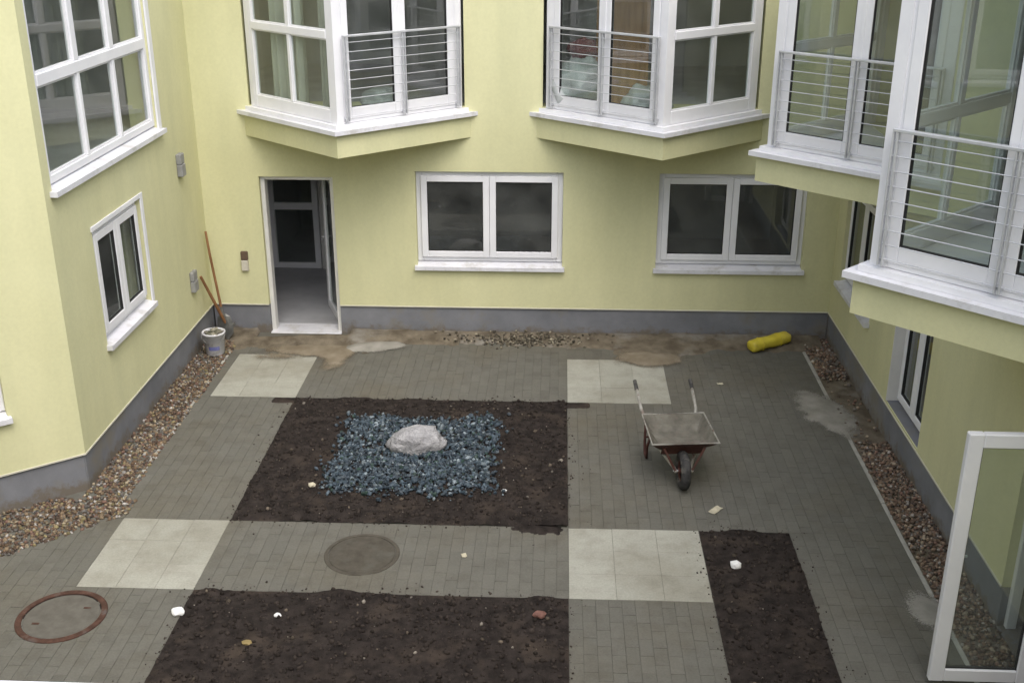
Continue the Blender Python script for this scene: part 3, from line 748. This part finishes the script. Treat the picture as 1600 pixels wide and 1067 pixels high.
boxobj('roof_edge', (XL - .3, YW - .06, 6.101), (XR + .3, YW + .3, 6.2), 'sill_metal', wb, ch=.01)
# doorway: frame, threshold, leaf opened inwards
du0, du1, dz0, dz1 = door_o
fd = MB()
fd.box((du0, -.20, dz0), (du0 + .055, -.06, dz1), .006, FB); fd.box((du1 - .055, -.20, dz0), (du1, -.06, dz1), .006, FB)
fd.box((du0 + .055, -.199, dz1 - .055), (du1 - .055, -.061, dz1 - .001), .006, FB)
dr = mk('doorway', fd, 'white_surround', wb)
boxobj('threshold', (du0 + .001, -.30, -.12), (du1 - .001, .03, .012), 'sill_metal', dr, ch=.006, T=FB)
TD = Frame((du1 - .06, YW + .21), (-.40, 1), (-1, -.40))
lf = mk('door_leaf', ring(MB(), TD, 0, .84, .03, 2.03, .11, -.05, 0, .006), 'white_plastic', dr)
mk('door_pane', MB().box((.11, -.028, .14), (.73, -.022, 1.92), 0, TD), 'window_glass', dr)
mk('door_handle', MB().tube([TD(.77, 0, 1.05), TD(.77, .055, 1.05), TD(.64, .06, 1.05)], .011, 8).box((.755, .0005, .95), (.785, .008, 1.15), .003, TD), 'steel', dr)
# glazed inner door at the end of the corridor
TI = Frame((-4.42, 16.38), (1, 0), (0, -1))
idr = mk('inner_door', ring(MB(), TI, .02, .78, .022, 2.4, .09, -.06, 0, .006), 'white_plastic', wb)
mk('inner_rail', MB().box((.11, -.055, .95), (.69, -.003, 1.06), .006, TI), 'white_plastic', idr)
pane(idr, TI, .10, .70, .11, .955, -.03); pane(idr, TI, .10, .70, 1.055, 2.32, -.03)
mk('inner_jamb', MB().box((.80, -.08, .022), (.86, .03, 2.5), .006, TI).box((1.42, -.08, .022), (1.5, .03, 2.5), .006, TI), 'white_surround', idr)

# ---- left wing
wl = empty('building_wing', (XL, 11, 0), 'pale yellow left wing with tall gridded window and angled corner', 'building')
bw = (9.60, 12.40, ZS, ZT); sw = (10.30, 11.60, 1.22, 2.36)
mk('wall', wall_mesh(FL, 9.45, YW - .0005, ZP, 6.1, [lowered(bw), lowered(sw)], .30), 'yellow_render', wl)
plinth(wl, FL, 9.45, YW - .0005)
casement(wl, FL, *sw, .05)
# tall window of six visible lights
T = FL
w = mk('window', ring(MB(), T, bw[0], bw[1], bw[2], bw[3], .075, -.09, -.02), 'white_plastic', wl)
tz = 3.90; a, b = bw[0] + .075, bw[1] - .075; n = 3
mk('transom', MB().box((a, -.086, tz - .06), (b, -.012, tz + .05), .008, T), 'white_plastic', w)
for z0, z1, mw in ((bw[2] + .075, tz - .06, .03), (tz + .05, bw[3] - .075, .055)):
    st = (b - a) / n
    for k in range(n):
        u0 = a + k * st + (mw if k else 0); u1 = a + (k + 1) * st - (mw if k < n - 1 else 0)
        mk('bead', ring(MB(), T, u0, u1, z0, z1, .018, -.07, -.035, .002), 'white_plastic', w)
        pane(w, T, u0 + .016, u1 - .016, z0 + .016, z1 - .016, -.055)
        if k: mk('mullion', MB().box((a + k * st - mw, -.08, z0), (a + k * st + mw, -.02, z1), .006, T), 'white_plastic', w)
mb = MB(); u0, u1, z0 = bw[0] + .001, bw[1] - .001, bw[2]
for x0, x1 in ((u0 - .05, u0 - .0002), (u1 + .0002, u1 + .12)): mb.box((x0, .0005, z0 - .094), (x1, .07, z0 - .045), 0, T)
mb.add([T(u0, .07, z0 - .094), T(u1, .07, z0 - .094), T(u1, .07, z0 - .045), T(u0, .07, z0 - .045), T(u0, -.07, z0 - .004), T(u1, -.07, z0 - .004), T(u0, -.07, z0 - .094), T(u1, -.07, z0 - .094)],
       [(0, 1, 2, 3), (3, 2, 5, 4), (0, 1, 7, 6), (6, 7, 5, 4), (0, 3, 4, 6), (1, 2, 5, 7)])
mk('window_sill', mb, 'sill_metal', w)
mk('window_surround', MB().box((bw[1] + .001, .001, bw[2] - .04), (bw[1] + .105, .022, bw[3]), .003, T), 'white_plastic', w)
mk('window_surround', MB().box((sw[1] + .001, .001, sw[2] - .04), (sw[1] + .07, .018, sw[3] + .05), .003, T).box((sw[0] - .03, .001, sw[3] + .001), (sw[1] + .0005, .0175, sw[3] + .05), .003, T), 'white_plastic', wl)
# angled corner wall and the part running back towards the camera
DA = Vector((-.79, -.613)); FA = Frame((XL, 9.45), DA, (.613, -.79))
aw = (.62, 1.75, 1.0, 1.62)
mk('wall', wall_mesh(FA, .0, 2.3, ZP, 6.1, [lowered(aw)], .29), 'yellow_render', wl)
plinth(wl, FA, 0, 2.3)
casement(wl, FA, *aw, .05)
ex, ey = XL + DA.x * 2.3 / DA.length, 9.45 + DA.y * 2.3 / DA.length
FL2 = Frame((ex, 0), (0, 1), (1, 0))
fw_ = [(5.2, 6.8, 1.0, 2.2), (2.2, 3.8, 1.0, 2.2), (4.6, 7.2, ZS, ZT), (1.6, 4.2, ZS, ZT)]
mk('wall', wall_mesh(FL2, .9, ey, ZP, 6.1, [lowered(q) for q in fw_], .29), 'yellow_render', wl)
plinth(wl, FL2, .9, ey)
for q in fw_: casement(wl, FL2, *q, .06, n=3 if q[2] > 2 else 2)
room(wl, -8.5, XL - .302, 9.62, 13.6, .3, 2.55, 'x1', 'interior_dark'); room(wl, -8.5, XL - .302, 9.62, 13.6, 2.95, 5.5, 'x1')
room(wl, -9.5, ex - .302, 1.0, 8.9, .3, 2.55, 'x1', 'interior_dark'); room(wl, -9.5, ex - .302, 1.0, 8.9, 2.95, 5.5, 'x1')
mk('flat_roof', MB().prism([(-9.8, .9), (ex - .3, .9), (ex - .3, ey), (XL - .3, 9.6), (XL - .3, 18), (-9.8, 18)], 6.0, 6.12), 'roof_felt', wl)

# ---- right wing
wr = empty('building_wing', (XR, 9, 0), 'pale yellow right wing with two projecting bays and an open glazed door', 'building')
dn = (6.87, 7.56, .03, 2.08); dm = (9.82, 10.95, .42, 2.12); wf = (11.9, 13.35, .98, 2.2)
fy, ny = (10.12, 11.60, 13.1), (6.13, 7.62, 9.13)
op = [dn, dm, lowered(wf), (fy[0] + .16, fy[2] - .16, 2.99, ZT), (ny[0] + .16, ny[2] - .16, 2.99, ZT)]
mk('wall', wall_mesh(FR, .9, YW - .0005, ZP, 6.1, op, .30), 'yellow_render', wr)
plinth(wr, FR, .9, YW - .0005, [dn])
casement(wr, FR, *wf, .07)
casement(wr, FR, *dm, .13, sill=False)
mk('reveal_lining', MB().box((dm[1] - .012, -.128, dm[2] + .006), (dm[1] - .0005, .004, dm[3] - .001), .002, FR), 'white_surround', wr)
boxobj('door_step', (dm[0] + .001, -.16, dm[2] - .03), (dm[1] - .001, -.01, dm[2] + .004), 'plinth_grey', wr, ch=.005, T=FR)
bay(wr, (XR, fy[2]), (1.96, fy[1]), (XR, fy[0]), ('panes', 'french'))
bay(wr, (XR, ny[2]), (2.01, ny[1]), (XR, ny[0]), ('panes', 'french'))
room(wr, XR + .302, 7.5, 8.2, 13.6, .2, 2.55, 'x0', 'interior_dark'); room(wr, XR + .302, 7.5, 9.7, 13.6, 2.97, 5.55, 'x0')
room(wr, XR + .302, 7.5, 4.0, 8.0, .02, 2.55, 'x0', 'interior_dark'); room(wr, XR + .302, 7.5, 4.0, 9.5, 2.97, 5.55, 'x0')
boxobj('flat_roof', (XR + .3, .9, 6.0), (8, 18, 6.12), 'roof_felt', wr)
# near door: frame in the wall and leaf standing open across the court
df = MB(); df.box((dn[0], -.15, dn[2]), (dn[0] + .05, -.07, dn[3]), .005, FR); df.box((dn[1] - .05, -.15, dn[2]), (dn[1], -.07, dn[3]), .005, FR)
df.box((dn[0] + .05, -.149, dn[3] - .05), (dn[1] - .05, -.071, dn[3] - .001), .005, FR)
gd = mk('glazed_door', df, 'white_plastic', wr)
TG = Frame((XR - .01, 6.85), (-1, .005), (.005, 1))
mk('door_leaf', ring(MB(), TG, 0, .725, .05, 2.06, .105, -.03, .03, .007), 'white_plastic', gd)
mk('gasket', ring(MB(), TG, .10, .625, .15, 1.96, .012, -.012, .02, 0), 'seal_black', gd)
pane(gd, TG, .105, .62, .155, 1.955, 0)
mk('door_handle', MB().tube([TG(.675, .03, 1.05), TG(.675, .075, 1.05), TG(.56, .08, 1.05)], .011, 8).box((.66, .0305, .96), (.69, .038, 1.14), .003, TG), 'steel', gd)

# ---- the wing the picture is taken from: low wall and window ledge
wn = empty('building_wing', (-1, .5, 0), 'white window ledge of the near wing along the bottom left edge', 'building')
boxobj('wall', (-6.2, .38, -.3), (3.49, .70, 4.655), 'yellow_render', wn)
boxobj('window_sill', (-6.2, .36, 4.657), (3.48, .862, 4.70), 'white_plastic', wn, ch=.006)

# ------------------------------------------------------------------ things
# boulder
bm = bmesh.new(); bmesh.ops.create_icosphere(bm, subdivisions=4, radius=1)
for v in bm.verts:
    p = v.co.copy(); k = 1 + .16 * noise.fractal(p * 1.1 + Vector((3, 1, 5)), 1, 2, 3) + .07 * noise.fractal(p * 3.5, 1, 2, 4) + .10 * noise.cell(p * 1.5)
    q = p * k; q.z = max(q.z, -.55)
    v.co = Vector((q.x * .285, q.y * .18, q.z * .165 + .12 * q.x * .2))
mb = MB(); mb.v = [tuple(Matrix.Rotation(.22, 3, 'Z') @ v.co + Vector((-1.43, 10.38, .105))) for v in bm.verts]; mb.f = [tuple(v.index for v in f.verts) for f in bm.faces]; bm.free()
mk('boulder', mb, 'rock', smooth=True, label='pale grey rounded boulder lying on the blue stone chips', cat='boulder')

# manhole covers
c = (-3.945, 7.40, 0)
mh = empty('manhole_cover', c, 'round manhole with rusty iron ring in the paving at the left', 'manhole cover')
mk('iron_ring', MB().lathe([(.305, -.03), (.305, .010), (.312, .014), (.346, .014), (.354, .008), (.354, -.03)], 48, c), 'rusty_iron', mh)
mk('seat_gap', MB().lathe([(.29, .001), (.31, .001)], 48, c), 'soil', mh)
mk('cover_infill', MB().lathe([(.001, .006), (.288, .006), (.294, .002), (.296, -.02)], 48, c), 'cover_infill', mh)
for k in range(2):
    t = .6 + math.pi * k; mk('lifting_slot', MB().box((c[0] + .2 * math.cos(t) - .03, c[1] + .2 * math.sin(t) - .012, .0072), (c[0] + .2 * math.cos(t) + .03, c[1] + .2 * math.sin(t) + .012, .0095), .001), 'rusty_iron', mh)
c = (-1.68, 8.41, 0)
mh = empty('manhole_cover', c, 'plain dark concrete manhole cover between the two large soil beds', 'manhole cover')
mk('cover_rim', MB().lathe([(.298, -.02), (.298, .006), (.305, .008), (.328, .008), (.333, .003), (.333, -.02)], 48, c), 'cover_concrete', mh)
mk('cover_plate', MB().lathe([(.001, .009), (.285, .009), (.293, .005), (.294, -.02)], 48, c), 'cover_concrete', mh)

# bucket in the corner
c = Vector((-4.30, 12.93, .012))
bk = empty('bucket', c, 'white plastic bucket filled with rubble in the left back corner', 'bucket')
mk('pail', MB().lathe([(.001, 0), (.105, 0), (.112, .008), (.138, .27), (.146, .272), (.146, .295), (.136, .297), (.13, .27), (.108, .03), (.001, .028)], 28, c), 'bucket_white', bk, smooth=True)
pl = MB(); nn = 9
pl.v = []
for i in range(nn):
    t = -1.9 + 1.1 * i / (nn - 1)
    for z, r in ((.08, .1215), (.13, .1262)): pl.v.append((c.x + r * math.cos(t), c.y + r * math.sin(t), c.z + z))
pl.f = [(2 * i, 2 * i + 2, 2 * i + 3, 2 * i + 1) for i in range(nn - 1)]
mk('printed_label', pl, 'bucket_print', bk)
mk('handle', MB().tube([(c.x + .15 * math.cos(t), c.y - .02 - .10 * math.sin(t), c.z + .27 - .10 * math.sin(t)) for t in [math.pi * k / 12 for k in range(13)]], .004, 6), 'grey_metal', bk)
P = [(c.x + .11 * math.sqrt(rnd.random()) * math.cos(t), c.y + .11 * math.sqrt(rnd.random()) * math.sin(t), c.z + .26 + rnd.uniform(-.01, .03)) for t in [rnd.uniform(0, 6.28) for _ in range(90)]]
scatter('rubble', P, [rnd.uniform(.015, .035) for _ in P], [pick([((.16, .15, .11), 3), ((.26, .24, .19), 2), ((.10, .10, .07), 2)], rnd) for _ in P], 'pebbles', bk, kind='stuff')

# tools in the corner
def tool(name, label, top, bot, kind):
    top, bot = Vector(top), Vector(bot); d = (top - bot).normalized()
    t = empty(name, (bot.x, bot.y, 0), label, name.replace('_', ' '))
    side = d.cross(Vector((0, 1, 0))).normalized(); fr_ = side.cross(d).normalized()
    if kind == 'shovel':
        mk('handle', MB().tube([top, top - d * .3 + side * .006, bot + d * .30], [.015, .016, .017], 10), 'wood_handle', t)
        mb = MB(); rows = [(.34, .030), (.30, .085), (.18, .105), (.07, .085), (.0, .015)]
        for s_, w_ in rows:
            for k in range(5):
                q = (k - 2) / 2
                mb.v.append(tuple(bot + d * s_ + side * (w_ * q) + fr_ * (.022 * q * q)))
        nb = len(mb.v); mb.v += [tuple(Vector(v) + fr_ * -.004) for v in mb.v[:nb]]
        for i in range(4):
            for k in range(4):
                a_ = i * 5 + k; mb.f += [(a_, a_ + 1, a_ + 6, a_ + 5), (nb + a_, nb + a_ + 5, nb + a_ + 6, nb + a_ + 1)]
        mk('blade', mb, 'blade_steel', t); mk('socket', MB().tube([bot + d * .26, bot + d * .44], [.024, .019], 10), 'blade_steel', t)
    else:
        mk('handle', MB().tube([top, top - d * .3, bot + d * .1], [.017, .019, .022], 10), 'wood_handle', t)
        mk('head', MB().tube([bot + d * .12 - side * .11, bot + d * .10, bot + d * .12 + side * .11], [.020, .036, .020], 8), 'blade_steel', t)
        mk('collar', MB().tube([bot + d * .06, bot + d * .17], [.03, .028], 10), 'blade_steel', t)
tool('shovel', 'long handled shovel leaning in the left back corner behind the bucket', (-4.475, 13.56, 1.42), (-4.27, 13.38, .02), 'shovel')
tool('pickaxe', 'shorter wooden handled tool leaning in the left back corner beside the shovel', (-4.485, 13.22, .93), (-4.25, 13.47, .08), 'pick')

# wall boxes
def wall_box(name, label, cat, T, u, z0, z1, w, d, mats):
    t = empty(name, T(u, 0, z0), label, cat)
    zm = z0 + (z1 - z0) * .55
    mk('housing', MB().box((u - w / 2, .001, z0), (u + w / 2, d, zm - .002), .008, T), mats[0], t)
    mk('cover', MB().box((u - w / 2, .001, zm), (u + w / 2, d * .9, z1), .008, T), mats[1], t)
wall_box('doorbell_panel', 'small brown and cream box on the wall left of the doorway', 'wall box', FB, -4.045, .86, 1.12, .09, .05, ('box_pale', 'box_brown'))
wall_box('wall_box', 'small grey box high on the left wall beside the tall window', 'wall box', FL, 12.95, 2.28, 2.55, .13, .07, ('grey_metal', 'grey_metal'))
wall_box('wall_box', 'small grey box low on the left wall above the bucket', 'wall box', FL, 12.98, .82, 1.08, .15, .06, ('grey_metal', 'grey_metal'))

# yellow bundle by the back wall
c0, c1 = Vector((2.47, 13.27, .085)), Vector((2.97, 13.55, .11))
yb = empty('yellow_bundle', ((c0 + c1) / 2).to_tuple()[:2] + (0,), 'bright yellow plastic bundle lying by the back right corner', 'bundle')
d = (c1 - c0); L = d.length; d.normalize(); sd = Vector((-d.y, d.x, 0)); upv = d.cross(sd); upv = upv if upv.z > 0 else -upv
mb = MB(); K = 16; secs = [(-.012, .80), (0, .94), (.02, 1)] + [(.05 + .03 * q_, 1.0) for q_ in range(15)] + [(L - .02, 1), (L, .94), (L + .012, .8)]
for s_, k in secs:
    for i in range(K):
        t = 2 * math.pi * i / K; ct, st = math.cos(t), math.sin(t)
        q = (abs(ct) ** 3.2 + abs(st) ** 3.2) ** (-1 / 3.2)
        k2 = k * (1 + .15 * noise.noise((s_ * 8, ct * 1.6, st * 1.6)) + .06 * noise.noise((s_ * 25, ct * 3, st * 3)))
        mb.v.append(tuple(c0 + d * s_ + sd * (.084 * k2 * q * ct) + upv * (.068 * k2 * q * st)))
for j in range(len(secs) - 1):
    mb.f += [(j * K + i, j * K + (i + 1) % K, (j + 1) * K + (i + 1) % K, (j + 1) * K + i) for i in range(K)]
mb.f += [tuple(range(K)), tuple((len(secs) - 1) * K + i for i in range(K))]
mk('wrapping', mb, 'yellow_plastic', yb, smooth=True)
for s_ in (.14, .42):
    mk('strap', MB().tube([c0 + d * s_ + sd * (.088 * (abs(math.cos(t)) ** 3.2 + abs(math.sin(t)) ** 3.2) ** (-1 / 3.2) * math.cos(t)) + upv * (.072 * (abs(math.cos(t)) ** 3.2 + abs(math.sin(t)) ** 3.2) ** (-1 / 3.2) * math.sin(t)) for t in [2 * math.pi * i / 20 for i in range(20)]], .005, 5, closed=True), 'yellow_plastic', yb)

# wheelbarrow
wbx = empty('wheelbarrow', (1.255, 9.72, 0), 'cement stained wheelbarrow with red frame standing on the grey paving', 'wheelbarrow')
RZ = Matrix.Rotation(math.radians(5.5), 3, 'Z'); O = Vector((1.255, 9.72, 0))
W = lambda x, y, z: tuple(RZ @ Vector((x, y, z)) + O)
wh = mk('wheel', MB().tube([W(0, .145 * math.cos(t), .195 + .145 * math.sin(t)) for t in [2 * math.pi * k / 28 for k in range(28)]], .05, 10, closed=True), 'rubber', wbx, smooth=True)
rim = MB()
for sx in (-.022, .022):
    rim.tube([W(sx, .098 * math.cos(t), .195 + .098 * math.sin(t)) for t in [2 * math.pi * k / 24 for k in range(24)]], .012, 6, closed=True)
rim.tube([W(-.05, 0, .195), W(.05, 0, .195)], .026, 10)
for k in range(6):
    t = math.pi * k / 3; rim.tube([W(0, .02 * math.cos(t), .195 + .02 * math.sin(t)), W(0, .10 * math.cos(t), .195 + .10 * math.sin(t))], .008, 5)
mk('rim', rim, 'red_paint_rusty', wh)
mk('axle', MB().tube([W(-.10, 0, .195), W(.10, 0, .195)], .010, 8), 'steel', wbx)
tray = MB()
def rect(z, xw0, xw1, y0, y1): return [W(-xw0, y0, z), W(xw0, y0, z), W(xw1, y1, z), W(-xw1, y1, z)]
lv = [(.325, .20, .22, .20, .50), (.42, .27, .27, .06, .57), (.505, .325, .315, -.05, .63)]
inn = [(.505, .318, .308, -.042, .622), (.42, .262, .262, .072, .56), (.375, .21, .23, .16, .50)]
for z, a_, b_, y0, y1 in lv: tray.v += rect(z, a_, b_, y0, y1)
tray.f = [(0, 1, 2, 3)] + [(L_ + i, L_ + (i + 1) % 4, L_ + 4 + (i + 1) % 4, L_ + 4 + i) for L_ in (0, 4) for i in range(4)]
tr = mk('tray', tray, 'red_paint_rusty', wbx)
tin = MB()
for z, a_, b_, y0, y1 in inn: tin.v += rect(z, a_, b_, y0, y1)
tin.f = [(8, 9, 10, 11)] + [(L_ + i, L_ + (i + 1) % 4, L_ + 4 + (i + 1) % 4, L_ + 4 + i) for L_ in (0, 4) for i in range(4)]
mk('tray_lining', tin, 'tray_cement', tr, label='cement caked inside of the tray')
mk('tray_rim', MB().tube(rect(.507, .325, .315, -.05, .63), .010, 8, closed=True), 'galvanised', tr)
for s_ in (-1, 1):
    mk('frame_tube', MB().tube([W(s_ * .075, -.03, .195), W(s_ * .085, .06, .205), W(s_ * .17, .25, .275), W(s_ * .23, .60, .31), W(s_ * .285, .86, .46), W(s_ * .295, 1.20, .585)], .017, 10), 'galvanised', wbx, smooth=True)
    mk('grip', MB().tube([W(s_ * .2935, 1.12, .556), W(s_ * .296, 1.25, .603)], .021, 10), 'rubber', wbx, smooth=True)
    mk('leg', MB().tube([W(s_ * .235, .52, .31), W(s_ * .25, .60, .16), W(s_ * .25, .62, .016), W(s_ * .25, .72, .016), W(s_ * .25, .76, .14), W(s_ * .25, .74, .39)], .014, 8), 'red_paint_rusty', wbx, smooth=True)
    mk('front_stay', MB().tube([W(s_ * .08, -.02, .20), W(s_ * .20, .0, .44)], .012, 8), 'red_paint_rusty', wbx)
mk('cross_bar', MB().tube([W(-.245, .73, .2), W(.245, .73, .2)], .011, 8), 'red_paint_rusty', wbx)
mk('front_panel', MB().box((-.20, -.004, 0), (.20, .004, .19), .002, lambda x, y, z: W(x, .15 - z * .62 + y, .30 + z * .9)), 'red_paint_rusty', wbx)

# litter
def lump(name, label, cat, x, y, z, r, mat, flat=.7, seed=0, group=None):
    bm = bmesh.new(); bmesh.ops.create_icosphere(bm, subdivisions=4 if r > .1 else 2, radius=1); mb = MB()
    for v in bm.verts:
        p = v.co; k = 1 + .28 * noise.noise(p * 1.6 + Vector((seed, 0, 0))) + .12 * noise.noise(p * 4 + Vector((0, seed, 0))) + (.09 * noise.ridged_multi_fractal(p * 3 + Vector((seed, 2, 0)), 1, 2, 3, 1, 2) - .09 if r > .1 else 0)
        mb.v.append((x + p.x * k * r * 1.15, y + p.y * k * r * .9, z + r * flat * .7 + p.z * k * r * flat))
    mb.f = [tuple(v.index for v in f.verts) for f in bm.faces]; bm.free()
    return mk(name, mb, mat, smooth=r > .1, label=label, cat=cat, group=group)
lump('plaster_lump', 'largest white lump, on the left corner of the front soil bed', 'lump', -3.02, 7.47, h2(-2.98, 7.47), .048, 'litter_white', .75, 1)
lump('plaster_lump', 'small white lump on the front soil bed by its left back corner', 'lump', -2.20, 7.45, h2(-2.2, 7.45), .026, 'litter_white', .7, 2)
lump('plaster_lump', 'white lump on the narrow soil bed at the right', 'lump', 1.58, 8.35, h3(1.58, 8.35), .046, 'litter_white', .75, 3)
lump('plaster_lump', 'white crumb on the middle soil bed beside the blue chips', 'lump', -.48, 9.52, h1(-.48, 9.52), .022, 'litter_white', .6, 4)
lump('brick_piece', 'broken red brick piece on the front soil bed near its right edge', 'brick', -.10, 7.52, h2(-.1, 7.52), .045, 'brick_red', .6, 5)
lump('brick_piece', 'broken pinkish brick corner at the edge of the blue chips', 'brick', -2.36, 9.55, h1(-2.36, 9.55), .035, 'litter_tan', .6, 6)
lump('dry_leaf', 'yellow dry clump at the left of the front soil bed', 'leaf', -2.35, 7.08, h2(-2.35, 7.08), .035, 'leaf_yellow', .35, 7)
def scrap(label, x, y, z, w, l, ang, mat, seed):
    mb = MB(); N = 6
    for i in range(N + 1):
        for j in range(N + 1):
            u, v = (i / N - .5) * w, (j / N - .5) * l
            zz = .006 + .012 * abs(noise.noise((u * 25, v * 25, seed))) + .02 * (i / N - .5) ** 2
            mb.v.append((x + u * math.cos(ang) - v * math.sin(ang), y + u * math.sin(ang) + v * math.cos(ang), z + zz))
    n0 = len(mb.v); mb.v += [(a_, b_, c_ - .003) for a_, b_, c_ in mb.v[:n0]]
    for i in range(N):
        for j in range(N):
            k = i * (N + 1) + j; mb.f += [(k, k + 1, k + N + 2, k + N + 1), (n0 + k, n0 + k + N + 1, n0 + k + N + 2, n0 + k + 1)]
    mk('paper_scrap', mb, mat, label=label, cat='scrap')
scrap('pale crumpled scrap on the grey paving in front of the wheelbarrow', 1.53, 9.30, 0, .07, .15, -.7, 'litter_tan', 1)
scrap('tiny pale scrap on the paving beside the concrete manhole cover', -.78, 8.42, 0, .045, .06, .3, 'litter_tan', 2)
scrap('small pale scrap on the paving behind the wheelbarrow', 1.95, 12.25, 0, .07, .05, .2, 'litter_tan', 3)

# things seen through the upper windows
def curtain(label, p, q, z0, z1, seed):
    p, q = Vector(p), Vector(q); d = (q - p); n = Vector((-d.y, d.x)).normalized(); mb = MB(); N = 48
    for k in range(N + 1):
        t = k / N; off = .035 * math.sin(t * 34 + seed) + .02 * math.sin(t * 13 + seed * 2)
        for z, s_ in ((z0, 1.2), (z1, .7)): b_ = p + d * t + n * off * s_; mb.v.append((b_.x, b_.y, z))
    n0 = len(mb.v); mb.v += [(a_ + n.x * .004, b_ + n.y * .004, c_) for a_, b_, c_ in mb.v[:n0]]
    for k in range(N): mb.f += [(2 * k, 2 * k + 2, 2 * k + 3, 2 * k + 1), (n0 + 2 * k, n0 + 2 * k + 1, n0 + 2 * k + 3, n0 + 2 * k + 2)]
    mk('curtain', mb, 'curtain', smooth=True, label=label, cat='curtain')
curtain('pale sheet hanging behind the left face of the left bay', (-3.45, 13.55), (-2.95, 13.05), 3.05, 5.2, 1)
curtain('pale sheet hanging near the prow inside the left bay', (-2.75, 13.1), (-2.5, 12.85), 3.05, 5.2, 3)
pw = empty('wooden_panel', (.75, 13.9, 2.98), 'orange brown wooden panel standing inside the right bay of the back wall', 'panel')
mk('panel_board', MB().box((.42, 13.75, 2.981), (1.05, 13.80, 5.1), .004), 'wood_panel', pw)
mk('panel_rail', ring(MB(), Frame((.42, 13.745), (1, 0), (0, -1)), 0, .63, 2.981, 5.1, .09, -.004, .018, .003), 'wood_panel', pw)
lump('plastic_sack', 'pale plastic sack behind the left face of the right bay', 'sack', .25, 13.78, 2.98, .30, 'plastic_sheet', 1.2, 11)
lump('plastic_sack', 'pale plastic sack slumped at the prow inside the right bay', 'sack', 1.0, 13.22, 2.98, .26, 'plastic_sheet', .8, 12)
lump('cloth_bundle', 'dark red cloth bundle on top of the sacks inside the right bay', 'bundle', .28, 13.80, 3.58, .16, 'dark_red_cloth', .8, 13)
lump('rubble_sack', 'grey sack on the floor inside the left bay behind its railing', 'sack', -2.1, 13.45, 2.98, .24, 'plastic_sheet', .7, 14)
